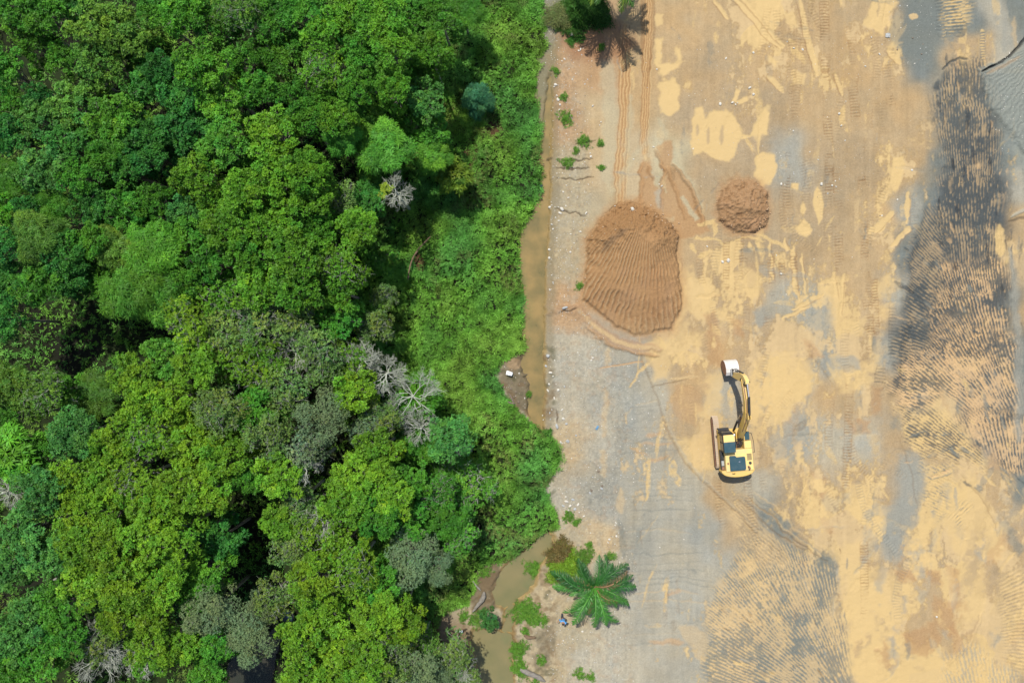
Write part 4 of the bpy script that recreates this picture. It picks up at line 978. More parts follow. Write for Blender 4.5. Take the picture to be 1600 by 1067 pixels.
    m.build("bucket_link", M['black'], root)
    # bucket: curved shell, open towards the machine and the ground
    bw = .52; bc_x = bx - .06
    outer = [(5.25, 1.36), (5.50, 1.58), (5.82, 1.62), (6.12, 1.50), (6.36, 1.24), (6.48, .92), (6.46, .60), (6.32, .30), (6.10, .10)]
    inner = [(y - .03 if k > 2 else y, z - .04) for k, (y, z) in enumerate(outer)]
    inner[-1] = (6.08, .12)
    m = MB(); m.prism_x(outer + inner[::-1], bc_x - bw, bc_x + bw); bk = m.build("bucket", M['bucket'], root)
    for sx in (-1, 1):
        xs = bc_x + sx * (bw + .002); m = MB()
        m.prism_x(outer + [(5.75, .35), (5.42, .85)], min(xs, xs + sx * .03), max(xs, xs + sx * .03)); m.build("bucket_side_plate", M['rust'], bk, .005)  # dark rust tone puts the side plates' shadow into their colour
    for xx in (-.2, .2):
        m = MB(); m.box(bc_x + xx, bc_x + xx + .06, 5.2, 5.75, 1.5, 1.86); m.build("bucket_ear", M['rockgrey'], bk, .01)
    for k in range(5):
        x = bc_x - bw + .10 + k * (2 * bw - .2) / 4
        m = MB(); m.box(x - .05, x + .05, 5.90, 6.12, .03, .12, (x - .05, x + .05, 5.90, 6.14)); m.build("bucket_tooth", M['rockgrey'], bk, .005)
    return root
make_excavator()

# ------------------------------------------------------------ the man in the blue shirt
def skin_mesh(name, verts, edges, radii, mat, parent, root_i=0, sub=2):
    me = bpy.data.meshes.new(name); me.from_pydata(verts, edges, []); me.materials.append(mat)
    o = bpy.data.objects.new(name, me); link(o, parent)
    sk = o.modifiers.new("skin", 'SKIN'); sk.use_smooth_shade = True
    for i, d in enumerate(me.skin_vertices[0].data):
        r = radii[i]; d.radius = (r, r) if not isinstance(r, tuple) else r
        d.use_root = (i == root_i)
    sb = o.modifiers.new("subsurf", 'SUBSURF'); sb.levels = sub; sb.render_levels = sub
    return o

def chain_builder():
    V, E, Rr = [], [], []
    def add(p, r, frm=None):
        V.append(tuple(p)); Rr.append(r)
        if frm is not None: E.append((frm, len(V) - 1))
        return len(V) - 1
    return V, E, Rr, add

def make_person():
    x, y = W(879.0, 961.5)
    z0 = ground_z(x, y)
    root = empty("person", (x, y, z0), math.atan2(-.9, -.42) - math.pi / 2)   # local +y is where he looks
    tag(root, "man with black hair in a blue shirt and dark trousers walking beside the lower palm", "person")
    V, E, Rr, add = chain_builder()
    pel = add((0, 0, .93), .13)
    sp = add((0, .02, 1.10), .125, pel); ch = add((0, .06, 1.29), (.16, .115), sp); nb = add((0, .10, 1.42), .085, ch)
    nk = add((0, .13, 1.49), .055, nb); hd = add((0, .17, 1.555), .075, nk); h2 = add((0, .19, 1.62), .090, hd); h3 = add((0, .185, 1.675), .070, h2)
    add((0, .285, 1.585), .014, hd)
    arms = {}
    for s, el, wr in ((-1, (-.30, .02, 1.12), (-.30, .12, .88)), (1, (.33, .06, 1.13), (.36, .29, 1.05))):
        sh = add((s * .17, .08, 1.385), .062, nb)
        e = add(el, .042, sh); w = add(wr, .030, e)
        d = (Vector(wr) - Vector(el)).normalized(); side = Vector((s, 0, 0)); down = d.cross(side).normalized()
        p1 = Vector(wr) + d * .05
        palm = add(p1, (.034, .02), w)
        for k, (off, ln) in enumerate(((-.028, .070), (-.010, .080), (.009, .076), (.026, .060))):
            k0 = add(p1 + d * .03 + side * off, .010, palm); k1 = add(p1 + d * (.03 + ln * .5) + side * off * 1.1 - down * .008, .0095, k0)
            add(p1 + d * (.03 + ln * .9) + side * off * 1.1 - down * .03, .008, k1)
        t0 = add(Vector(wr) + d * .025 - side * .035, .011, palm); add(Vector(wr) + d * .055 - side * .055 - down * .01, .009, t0)
    for s, kn, an, toe in ((-1, (-.11, .10, .50), (-.11, .12, .08), (-.13, .28, .035)), (1, (.11, -.02, .49), (.11, -.18, .10), (.12, -.02, .035))):
        hp = add((s * .095, 0, .86), .095, pel); k = add(kn, .062, hp); a = add(an, .042, k); add(toe, .035, a)
    skin_mesh("body", V, E, Rr, M['skin'], root, 0)
    # shirt
    V, E, Rr, add = chain_builder()
    pel = add((0, .0, .93), (.165, .135)); sp = add((0, .02, 1.10), (.155, .14), pel); ch = add((0, .06, 1.29), (.19, .14), sp); nb = add((0, .10, 1.41), (.12, .10), ch)
    for s, el in ((-1, (-.30, .02, 1.12)), (1, (.33, .06, 1.13))):
        sh = add((s * .18, .08, 1.385), .078, nb); add(el, .062, sh)
    skin_mesh("shirt", V, E, Rr, M['shirt'], root, 0)
    V, E, Rr, add = chain_builder()
    pel = add((0, 0, .92), (.150, .125))
    for s, kn, an in ((-1, (-.11, .10, .50), (-.11, .12, .11)), (1, (.11, -.02, .49), (.11, -.17, .13))):
        hp = add((s * .10, 0, .82), .108, pel); k = add(kn, .082, hp); add(an, .065, k)
    skin_mesh("trousers", V, E, Rr, M['trousers'], root, 0)
    for s, an, toe in ((-1, (-.11, .10, .05), (-.13, .29, .04)), (1, (.11, -.20, .07), (.12, -.01, .04))):
        V, E, Rr, add = chain_builder(); a = add(an, .055); b_ = add(((an[0] + toe[0]) / 2, (an[1] + toe[1]) / 2, .05), .05, a); add(toe, .042, b_)
        skin_mesh("shoe", V, E, Rr, M['black'], root, 0, 1)
    V, E, Rr, add = chain_builder(); a = add((0, .13, 1.60), .085); b_ = add((0, .165, 1.665), .098, a); add((0, .205, 1.70), .075, b_)
    skin_mesh("hair", V, E, Rr, M['hair'], root, 0)
    for s in (-1, 1):
        m = MB(); m.tube([(s * .032, .262, 1.612), (s * .032, .268, 1.612)], .011, 8); m.build("eye", M['plastic'], root)
        m = MB(); m.tube([(s * .086, .18, 1.60), (s * .100, .175, 1.60)], .024, 8); m.build("ear", M['skin'], root)
    return root
make_person()
# ------------------------------------------------------------ foliage builders
def unit(v): return v / np.maximum(np.linalg.norm(v, axis=-1, keepdims=True), 1e-9)
def leaf_quads(base, d, up, L, Wd, droop=.15):
    """folded lozenge leaves; every argument is an array of n"""
    side = unit(np.cross(d, up)); n_ = unit(np.cross(side, d))
    L = L[:, None]; Wd = Wd[:, None]
    a = base + d * L * .42 + side * Wd * .5 + n_ * Wd * .22
    b = base + d * L * .42 - side * Wd * .5 + n_ * Wd * .22
    t = base + d * L - np.array([0, 0, 1.0]) * L * droop
    v = np.stack([base, a, t, b], 1).reshape(-1, 3)
    return v, np.arange(len(v)).reshape(-1, 4)

def rosettes(rng, cen, nrm, m, L, Wd, spread=.9, lift=.4, droop=.15, jit=.25):
    """m leaves radiating from each centre"""
    n = len(cen)
    t1 = unit(np.cross(nrm, np.array([.31, .17, .93]) + rng.normal(0, .1, (n, 3)))); t2 = np.cross(nrm, t1)
    ph = rng.uniform(0, 6.283, (n, 1)) + np.arange(m)[None] * (6.283 / m) + rng.normal(0, .3, (n, m))
    d = (np.cos(ph)[..., None] * t1[:, None] + np.sin(ph)[..., None] * t2[:, None]) * spread + nrm[:, None] * (lift + rng.normal(0, jit, (n, m)))[..., None]
    d = unit(d).reshape(-1, 3)
    up = np.repeat(nrm, m, 0) + rng.normal(0, .25, (n * m, 3))
    LL = np.repeat(L * rng.uniform(.7, 1.3, n), m) * rng.uniform(.75, 1.15, n * m)
    WW = LL * (Wd / L)
    return leaf_quads(np.repeat(cen, m, 0) + d * LL[:, None] * .08, d, up, LL, WW, droop)

KIND = dict(
    broad=dict(n=1150, m=7, L=.175, W=.075, lift=.45, lumps=19, rl=(.17, .31), droop=.12),
    lush=dict(n=1400, m=7, L=.16, W=.072, lift=.5, lumps=25, rl=(.14, .26), droop=.10),
    fern=dict(n=1100, m=11, L=.34, W=.042, lift=.25, lumps=13, rl=(.26, .44), droop=.35),
    silver=dict(n=2600, m=6, L=.105, W=.036, lift=.6, lumps=18, rl=(.22, .38), droop=.05),
    big=dict(n=420, m=9, L=.48, W=.13, lift=.25, lumps=12, rl=(.28, .4), droop=.35),
    twiggy=dict(n=800, m=6, L=.16, W=.075, lift=.5, lumps=16, rl=(.25, .42), droop=.1))
RM = 1.9
def crown_tree(kind, seed):
    """meshes (crown, trunk) of a tree with crown radius RM standing about 9.5 m tall"""
    k = KIND[kind]; rng = np.random.default_rng(seed); rnd = random.Random(seed)
    K = k['lumps']; lc = []; lr = []
    asp = rng.uniform(.85, 1.15); th0 = rng.uniform(0, 6.28)
    for i in range(K):
        r = RM * .86 * math.sqrt((i + .4) / K) * rng.uniform(.85, 1.1); a = th0 + i * 2.39996 + rng.normal(0, .25)
        zz = 8.4 + 1.15 * math.sqrt(max(0, 1 - (r / (RM * 1.08)) ** 2)) * rng.uniform(.65, 1.15) + rng.normal(0, .22)
        lc.append((r * math.cos(a) * asp, r * math.sin(a) / asp, zz)); lr.append(RM * rng.uniform(*k['rl']))
    # a few lower lumps round the rim
    for i in range(K // 3):
        a = rng.uniform(0, 6.28); lc.append((RM * .78 * math.cos(a), RM * .78 * math.sin(a), 7.3 + rng.uniform(-.5, .4))); lr.append(RM * rng.uniform(.2, .32))
    lc = np.array(lc); lr = np.array(lr)
    w = lr ** 2; w /= w.sum()
    idx = rng.choice(len(lc), k['n'], p=w)
    dv = unit(rng.normal(0, 1, (k['n'], 3)) * np.array([1, 1, .9]) + np.array([0, 0, .55]))
    rad = lr[idx] * rng.uniform(.72, 1.10, k['n'])
    cen = lc[idx] + dv * rad[:, None] * np.array([1, 1, .8])
    nrm = unit(dv * .7 + np.array([0, 0, .75]) + rng.normal(0, .3, dv.shape))
    v, f = rosettes(rng, cen, nrm, k['m'], k['L'], k['W'], lift=k['lift'], droop=k['droop'])
    nl = len(f)
    lt = rng.uniform(.78, 1.22, len(lc))[idx]; lh = rng.normal(0, .06, len(lc))[idx]
    ro = rng.uniform(.75, 1.25, k['n'])
    young = (rng.uniform(0, 1, k['n']) < .12) & (dv[:, 2] > .5)
    t = np.repeat(lt * ro, k['m'])[:, None] * np.ones(3)
    hh = np.repeat(lh, k['m']) + rng.normal(0, .05, nl)
    t[:, 0] *= 1 + hh * 1.6; t[:, 2] *= 1 - hh * 1.5
    yy = np.repeat(young, k['m']); t[yy] *= np.array([1.40, 1.28, 1.1])
    if kind == 'silver': t = 1 + (t - 1) * .5
    colr = np.repeat(t, 4, 0)
    mat = M['leaf_dull'] if kind == 'silver' else M['leaf']
    crown = np_mesh("crown_" + kind, v, f, mat, {"Col": colr})
    # trunk with limbs reaching every lump
    tm = MB()
    lean = (rnd.uniform(-.4, .4), rnd.uniform(-.4, .4))
    tm.tube([(lean[0], lean[1], -.3), (lean[0] * .7, lean[1] * .7, 3), (lean[0] * .2, lean[1] * .2, 6.2), (0, 0, 7.6)], [.15, .12, .09, .05], 7)
    for c, r in zip(lc, lr):
        b0 = rnd.uniform(5.4, 7.0); t0 = (b0 - 3) / 4.6
        s0 = Vector((lean[0] * (1 - t0) * .5, lean[1] * (1 - t0) * .5, b0)); c = Vector(c)
        mid = s0.lerp(c, .55) + Vector((rnd.uniform(-.15, .15), rnd.uniform(-.15, .15), -.15))
        tm.tube([s0, mid, c], [.045, .030, .014], 4, False)
        for q in range(6 if kind == 'twiggy' else 3):
            dd = Vector((rnd.gauss(0, 1), rnd.gauss(0, 1), rnd.gauss(.5, .7))).normalized() * r * rnd.uniform(.8, 1.25 if kind == 'twiggy' else 1.0)
            m_ = c + dd * .5 + Vector((rnd.uniform(-.08, .08), rnd.uniform(-.08, .08), 0))
            tm.tube([c, m_, c + dd], [.013, .009, .004], 3, False)
            if kind == 'twiggy':
                for _ in range(2):
                    tm.tube([m_, m_ + dd * .5 + Vector((rnd.uniform(-.25, .25), rnd.uniform(-.25, .25), rnd.uniform(-.05, .15)))], [.010, .004], 3, False)
    me = bpy.data.meshes.new("trunk_" + kind); me.from_pydata(tm.v, [], tm.f); me.materials.append(M['deadwood'] if kind == 'twiggy' else M['bark'])
    for p in me.polygons: p.use_smooth = True
    return crown, me

VAR = {}
for kind, cnt in (("broad", 6), ("lush", 6), ("fern", 4), ("silver", 3), ("big", 1), ("twiggy", 5)):
    VAR[kind] = [crown_tree(kind, 100 + 13 * i + 7 * len(kind)) for i in range(cnt)]

# colour families (real leaf albedo); look words for the labels
TINT = dict(Y=(.118, .245, .014), G=(.062, .200, .016), D=(.040, .160, .022), P=(.075, .222, .020), B=(.088, .265, .018), U=(.088, .195, .022), S=(.140, .210, .090), E=(.066, .190, .030), T=(.118, .205, .040))
# (photo x, photo y of the crown, radius in photo px, tint, mesh kind, height m)
TREES = """20 15 36 G b 10;70 25 40 G b 9.5;117 8 26 D l 8.5;150 42 40 U b 10;205 55 42 U b 10;246 25 30 G l 9;288 30 38 B b 10.5;337 35 36 G b 9.5;377 25 34 U t 9.5;425 30 40 G l 10;475 25 38 G l 10;505 58 32 Y b 10.5;545 22 38 Y l 10.5;592 35 46 Y b 11;642 22 32 G b 10;690 30 36 G l 9.5;726 18 26 G f 8
15 112 34 G b 10;58 72 28 G l 9;105 95 27 G b 9;165 98 42 U b 10;232 82 30 G l 8.6;258 112 30 D b 9.5;322 110 44 B b 11;386 92 28 G l 9;445 95 36 G b 9.5;510 112 37 Y t 10;560 85 32 G l 10;616 75 38 Y l 11;675 85 32 Y b 10.5;662 118 30 G b 9.5
25 170 32 G l 9.5;72 158 24 D b 8.5;122 170 42 U l 10;185 185 42 Y b 10;237 137 36 D b 9.8;290 152 36 D l 9.5;350 162 40 Y b 11;402 145 32 G b 9.5;457 152 30 G b 9.5;512 152 27 G l 9;560 142 32 G b 10;616 138 30 Y b 10.5;668 162 34 E b 10
20 215 34 D b 9;66 195 36 E b 9.8;115 228 36 D b 9.5;180 222 32 G f 9;232 215 40 D l 10;292 205 40 D b 10;356 226 40 P b 10.5;427 215 46 Y l 11;480 186 32 G b 9.5;530 192 32 Y l 10.5;562 188 38 P f 10.5;602 236 40 P f 10.5;536 216 27 P f 10;672 206 30 G b 9;642 192 28 G l 9.5;678 243 26 P f 8.5
20 282 32 G f 10;70 270 40 E b 9.5;125 282 32 G l 9.8;165 258 32 G b 9.5;206 268 28 D b 9.5;243 246 32 D l 9.5;312 280 40 Y l 10.5;345 312 32 Y b 10;386 300 37 Y b 11;432 280 37 Y l 11;476 268 37 Y b 11;492 302 37 Y b 10.5;577 312 30 D b 7
10 328 28 B l 9.5;55 338 32 D b 9.5;86 322 28 G f 9.5;150 322 34 D b 9.5;200 326 34 G b 9.8;243 318 30 G l 9.5;292 332 28 E b 9.5;356 356 40 Y b 10.8;402 350 37 Y l 10.5;452 340 37 Y b 10.5;528 312 32 T t 9.5;500 345 28 G b 9.5;562 358 34 Y b 10.3
15 387 32 D b 9.8;66 372 37 U f 10;110 397 37 D b 9.5;150 378 32 G b 9.8;192 388 37 U f 10;242 390 40 Y f 10;290 376 37 G b 9.8;330 412 32 G b 9.3;386 402 32 Y l 9.8;456 402 48 Y b 11;500 380 32 Y l 10;536 422 37 Y t 10.3;592 402 28 P b 5
20 442 37 D b 9.5;70 447 37 G b 9.8;116 430 34 D b 9.8;162 446 30 G l 9;216 455 42 P f 10;266 462 40 P f 9.5;300 438 28 G b 9;350 466 37 Y t 9.5;410 450 42 Y b 10.5;470 450 42 Y b 10.3;530 456 34 Y b 9.8;602 464 20 T t 6.5
12 500 32 D b 8;300 506 37 Y t 9.5;352 520 38 T t 9.5;412 505 40 T t 9.5;472 512 36 T t 9;532 500 36 G b 8.5;588 512 28 T t 6
28 602 40 U b 9;76 612 37 U t 8.5;18 652 30 G b 8.5;112 612 28 G l 6;158 620 32 U f 7;215 586 40 Y b 9.8;262 560 37 P b 9.5;312 572 40 Y b 10;362 546 40 Y t 9.5;412 572 40 Y t 10;450 602 40 T t 10;500 552 40 T t 9.5;546 562 34 Y t 9
226 626 37 Y b 10.3;272 622 37 Y b 10.3;302 652 37 Y b 10;352 642 40 T t 10;402 642 40 G b 10;121 675 44 E b 10;187 686 40 Y b 10;242 682 37 Y t 9.8;302 702 42 Y l 10.3;356 712 40 Y b 10;422 682 37 T t 10;507 650 42 S s 10;552 612 37 Y b 10;482 700 32 S t 9.8
25 712 38 B i 9.5;68 706 28 G b 8.5;70 765 42 E b 10;110 752 37 Y b 10.5;162 742 40 Y b 10.5;212 746 37 Y t 10.3;130 806 38 Y l 10.8;172 792 42 Y l 10.8;242 782 40 Y b 10.3;292 762 42 Y b 10.3;336 762 40 Y b 10;391 738 30 G b 9;442 742 40 Y b 10;472 780 36 T t 9.5
642 628 30 T t 6.5;656 622 37 G b 8;702 682 38 E b 8;660 694 32 G b 7.5;592 702 37 Y b 9;562 746 42 Y l 9.8;612 770 40 Y b 9.5;542 782 42 Y b 9.5;642 752 32 G b 8;592 802 37 G l 9;700 722 28 G t 5;682 772 32 G t 7;734 762 42 P t 4;640 812 36 G l 8.5;702 812 30 G b 7;722 832 28 P t 6.5;600 655 30 T t 8;576 668 26 S t 8.5
40 832 46 E b 10;82 862 42 E b 9.5;20 882 36 E b 8.5;130 852 42 Y b 10.8;182 852 46 Y l 11;236 842 46 Y b 11;150 902 46 Y b 10.5;202 912 46 Y l 10.8;256 900 44 Y b 10.8;280 850 40 Y l 10.5;242 950 37 Y b 10;190 962 32 Y b 9.8;320 892 42 G b 9;342 842 36 D b 8.5;308 928 32 G b 9
440 812 32 Y b 9.5;500 820 40 Y t 9.5;452 852 30 T t 9.3;540 852 37 Y b 9.5;432 930 32 T t 9;490 902 40 Y b 9.5;552 890 40 Y t 9.5;592 912 37 G l 9;641 872 44 S s 8.5;684 884 26 S s 7.5;418 938 26 S s 8
332 952 42 S s 9.5;372 975 44 S s 9.5;398 1003 34 S s 9;346 1006 30 G l 8.5;292 1000 37 Y b 9;242 1012 42 Y b 9.3;330 1045 32 G b 8
102 942 42 G b 9.3;60 962 40 E b 9;20 992 40 E b 8.8;60 1022 40 G b 9;112 988 37 G b 9;20 1052 36 G b 9;160 1000 30 T t 8.5
500 952 40 Y b 9.8;472 1002 42 Y l 9.8;530 1002 44 Y b 10;592 962 44 Y b 9.8;630 972 34 Y l 9;572 1032 42 Y b 9.8;482 1052 37 Y b 9.5;522 1057 37 Y l 9.5;612 1032 36 T t 9;642 1042 36 S s 8;700 1022 36 T t 6.5;682 1062 32 S s 6.5;726 1052 26 T t 5;660 1000 26 U t 5.5"""
KC = dict(b='broad', l='lush', f='fern', s='silver', i='big', t='twiggy')
LOOK = {'Y': 'bright yellow-green', 'G': 'mid-green', 'D': 'dark green', 'P': 'fresh green', 'B': 'vivid light green', 'U': 'dull olive-green', 'S': 'silvery grey-green', 'E': 'pale bluish green', 'T': 'sparse twiggy'}
KW = {'b': 'broadleaf', 'l': 'broadleaf', 'f': 'feathery', 's': 'small-leaved', 'i': 'large-leaved', 't': 'thin-leaved'}
tl = []
for t in TREES.replace("\n", ";").split(";"):
    a = t.split()
    if a[4] == 'b' and int(a[0]) < 700 and a[3] in 'YGDE' and (int(a[0]) * 7 + int(a[1])) % 3 == 0: a[4] = 'l'
    tl.append((float(a[0]), float(a[1]), float(a[2]), a[3], a[4], float(a[5])))
# labels: crowns are told apart by landmark or by their place in rows of crowns
MARKS = [((612, 290), "the round bare tree"), ((541, 268), "the gap near the round bare tree"), ((395, 835), "the long black forest gap"), ((110, 885), "the lower left dark hollow"),
         ((640, 640), "the sprawling leafless tree"), ((150, 1030), "the big leafless bottom tree"), ((60, 335), "nothing"), ((8, 772), "the bare left-edge branches"), ((30, 205), "nothing"), ((235, 330), "the black gap at left centre")]
ORD = ["first", "second", "third", "fourth", "fifth", "sixth", "seventh", "eighth", "ninth", "tenth", "eleventh", "twelfth", "thirteenth", "fourteenth", "fifteenth", "sixteenth", "seventeenth", "eighteenth", "nineteenth", "twentieth"]
lab = {}
for (mx, my), ph in MARKS:
    if ph == "nothing": continue
    best = {}
    for i, t in enumerate(tl):
        dx, dy = t[0] - mx, t[1] - my; d = math.hypot(dx, dy)
        if d < 12 or d > 75: continue
        o = ["right of", "below and right of", "below", "below and left of", "left of", "above and left of", "above", "above and right of"][int(((math.degrees(math.atan2(dy, dx)) + 22.5) % 360) // 45)]
        if o not in best or d < best[o][0]: best[o] = (d, i)
    for o, (d, i) in best.items():
        if i not in lab: lab[i] = "just %s %s" % (o, ph)
NR = 11
rows = {}
for i, t in enumerate(tl): rows.setdefault(min(NR - 1, int(t[1] / (1067 / NR))), []).append(i)
for r, ids in rows.items():
    ids.sort(key=lambda i: tl[i][0])
    for n, i in enumerate(ids):
        if i in lab: continue
        left = n < len(ids) / 2
        q = ORD[n] if left else ORD[len(ids) - 1 - n]
        rn = "top" if r == 0 else ("bottom" if r == NR - 1 else ORD[r])
        lab[i] = "%s from the %s in the %s crown row" % (q, "left" if left else "right", rn)

rng0 = random.Random(11)
def place_tree(i, px, py, r, tint, kc, h):
    tc = TINT[tint]
    if tint == 'Y' and py < 480: tc = (.088, .228, .015)
    if px > 630 and py < 330: h -= 2.2
    elif 540 < px <= 630 and 160 < py < 260: h -= 1.8
    elif px > 480 and 280 < py < 470: h -= .8
    elif px > 600 and py > 600: h -= .8
    kind = KC[kc]
    zc = h - .9
    x, y = W(px, py, zc)
    h += rng0.uniform(-.9, .7)
    zc = h - .9; x, y = W(px, py, zc)
    Rw = r * 1.02 / S * (CAM_H - zc) / CAM_H
    cr, tr = VAR[kind][rng0.randrange(len(VAR[kind]))]
    big = h > 5.8
    root = empty("tree" if big else "shrub", (x, y, ground_z(x, y)), rng0.uniform(0, 6.28))
    tag(root, "%s %s %s, %s" % (LOOK[tint], KW[kc] if tint != 'T' else "leafy", "tree" if big else "shrub", lab[i]), "tree" if big else "shrub", "trees of the forest" if big else "shrubs at the forest edge")
    s = Rw / RM; sz = h / 9.6
    c = bpy.data.objects.new("crown", cr); link(c, root); c.scale = (s, s, sz * .55 + s * .45)
    # keep the crown's top at height h whatever its stretch
    c.location = (0, 0, h - 9.55 * c.scale[2])
    k = rng0.uniform(.76, 1.12); hshift = rng0.uniform(-.13, .05)
    c.color = (tc[0] * k * (1 + hshift), tc[1] * k, tc[2] * k * (1 - hshift), 1)
    t = bpy.data.objects.new("trunk", tr); link(t, root); t.scale = (s, s, h / 9.55)
    t.location = (0, 0, 0)
    return root
for i, t in enumerate(tl): place_tree(i, *t)

# ------------------------------------------------------------ leafless trees
def bare_tree(name_label, px, py, rpx, h, seed, spread=1.0, depth=4, z0=.35, lean=(0, 0), sag=.0, group=None, dens=3):
    zc = h * .85
    x, y = W(px, py, zc); Rw = rpx / S * (CAM_H - zc) / CAM_H
    root = empty("bare_tree", (x, y, ground_z(x, y)))
    tag(root, name_label, "tree", group)
    rnd = random.Random(seed); tm = MB(); tw = MB()
    tm.tube([(lean[0], lean[1], -.3), (lean[0] * .6, lean[1] * .6, h * z0), (0, 0, h * (z0 + .2))], [.15, .11, .08], 7)
    def grow(p, d, L, r, lev):
        q = p + d * L * .5 + Vector((rnd.gauss(0, .07), rnd.gauss(0, .07), rnd.gauss(0, .05))) * L
        e = p + d * L
        tm.tube([p, q, e], [r, r * .82, r * .62], 5 if lev < 2 else 3, False)
        if lev >= depth: return
        n = dens
        for k in range(n):
            s_ = .55 if lev else .5
            nd_ = (d + Vector((rnd.gauss(0, s_), rnd.gauss(0, s_), rnd.gauss(.02 - sag, s_ * .45)))).normalized()
            st = p.lerp(e, rnd.uniform(.45, 1.0))
            grow(st, nd_, L * rnd.uniform(.58, .82), max(r * .60, .0085), lev + 1)
    K = 12
    for k in range(K):
        a = 6.283 * k / K + rnd.uniform(-.3, .3)
        d = Vector((math.cos(a) * spread, math.sin(a) * spread, rnd.uniform(.25, .9))).normalized()
        grow(Vector((0, 0, h * (z0 + rnd.uniform(.02, .22)))), d, Rw * rnd.uniform(.34, .48), .042, 0)
    tm.build("trunk", M['deadwood'], root, smooth=True)
    return root
bare_tree("wispy leafless crown left of the pair in the middle of the forest", 340, 508, 34, 10.8, 31, 1.5, 4, .55)
bare_tree("wispy leafless crown below the sprawling leafless tree", 655, 672, 34, 9.6, 32, 1.5, 4, .55)
bare_tree("wispy leafless crown directly above the silver-grey round tree", 560, 560, 34, 10.4, 33, 1.5, 4, .55)
bare_tree("grey leafless crown at the lower centre, left of the round silver tree", 500, 815, 30, 10.9, 34, 1.5, 4, .6)
rbt = bare_tree("round bare grey tree with one yellow tuft, beside the black gap at the forest edge", 612, 291, 33, 11.2, 3, 1.0, 4, .45)
bare_tree("sprawling leafless grey tree in the lower middle of the forest's right side", 640, 622, 58, 10.2, 5, 1.3, 4, .5)
bare_tree("second leafless tree, just above left of the sprawling one, tangled with creeper", 600, 585, 40, 10.0, 6, 1.3, 4, .5)
bare_tree("leafless grey tree in the middle of the forest, upper left of its pair", 395, 498, 46, 11.0, 7, 1.5, 4, .55)
bare_tree("leafless grey tree in the middle of the forest, lower right of its pair", 455, 548, 46, 10.9, 8, 1.5, 4, .55)
bare_tree("bleached leafless tree right of the long black gap", 468, 862, 44, 10.9, 9, 1.3, 4, .5)
bare_tree("big leafless grey tree at the bottom edge, left of its smaller neighbour", 142, 1032, 66, 10.6, 10, 1.4, 4, .5)
bare_tree("smaller leafless tree at the bottom edge, right of the big leafless one", 212, 1045, 36, 10.3, 12, 1.4, 4, .5)
bare_tree("bare white-branched tree at the left edge above the lower corner", -2, 772, 34, 9.8, 13, 1.2, 4, .6)
bare_tree("thin leafless tree at the bottom, between the forest and the pond", 708, 1052, 36, 5.5, 14, 1.4, 4, .45)
bare_tree("small bare-topped tree near the lower forest edge, left of the pond", 612, 1003, 24, 9.9, 15, 1.3, 4, .6)
bare_tree("bare twiggy tree poking from the right rim of the forest below the middle", 722, 700, 20, 7.6, 16, 1.3, 4, .6)
bare_tree("forked bare branches standing in the dark gap near the top of the forest", 504, 92, 18, 11.0, 17, 1.0, 3, .6)
bare_tree("grey bare treetop among yellow-green crowns in the lower left quarter", 208, 778, 26, 12.0, 18, 1.4, 4, .65)
bare_tree("grey bare treetop near the centre, below the silvery crown", 478, 728, 30, 11.2, 19, 1.5, 4, .65)
# the yellow tuft on the round bare tree
def leaf_tuft():
    rng = np.random.default_rng(8); n = 26
    cen = rng.normal(0, .22, (n, 3)) * np.array([1, 1, .5]) + np.array([-.45, -.3, 9.9])
    v, f = rosettes(rng, cen, unit(np.array([[0, 0, 1.0]]) + rng.normal(0, .3, (n, 3))), 7, .17, .07)
    me = np_mesh("leaf_tuft", v, f, M['undergrowth'], {"Col": np.repeat(np.array([.24, .34, .03]) * rng.uniform(.7, 1.2, (n * 7, 1)), 4, 0)})
    link(bpy.data.objects.new("leaf_tuft", me), rbt)
leaf_tuft()
x, y = W(600, 296, 9.6)

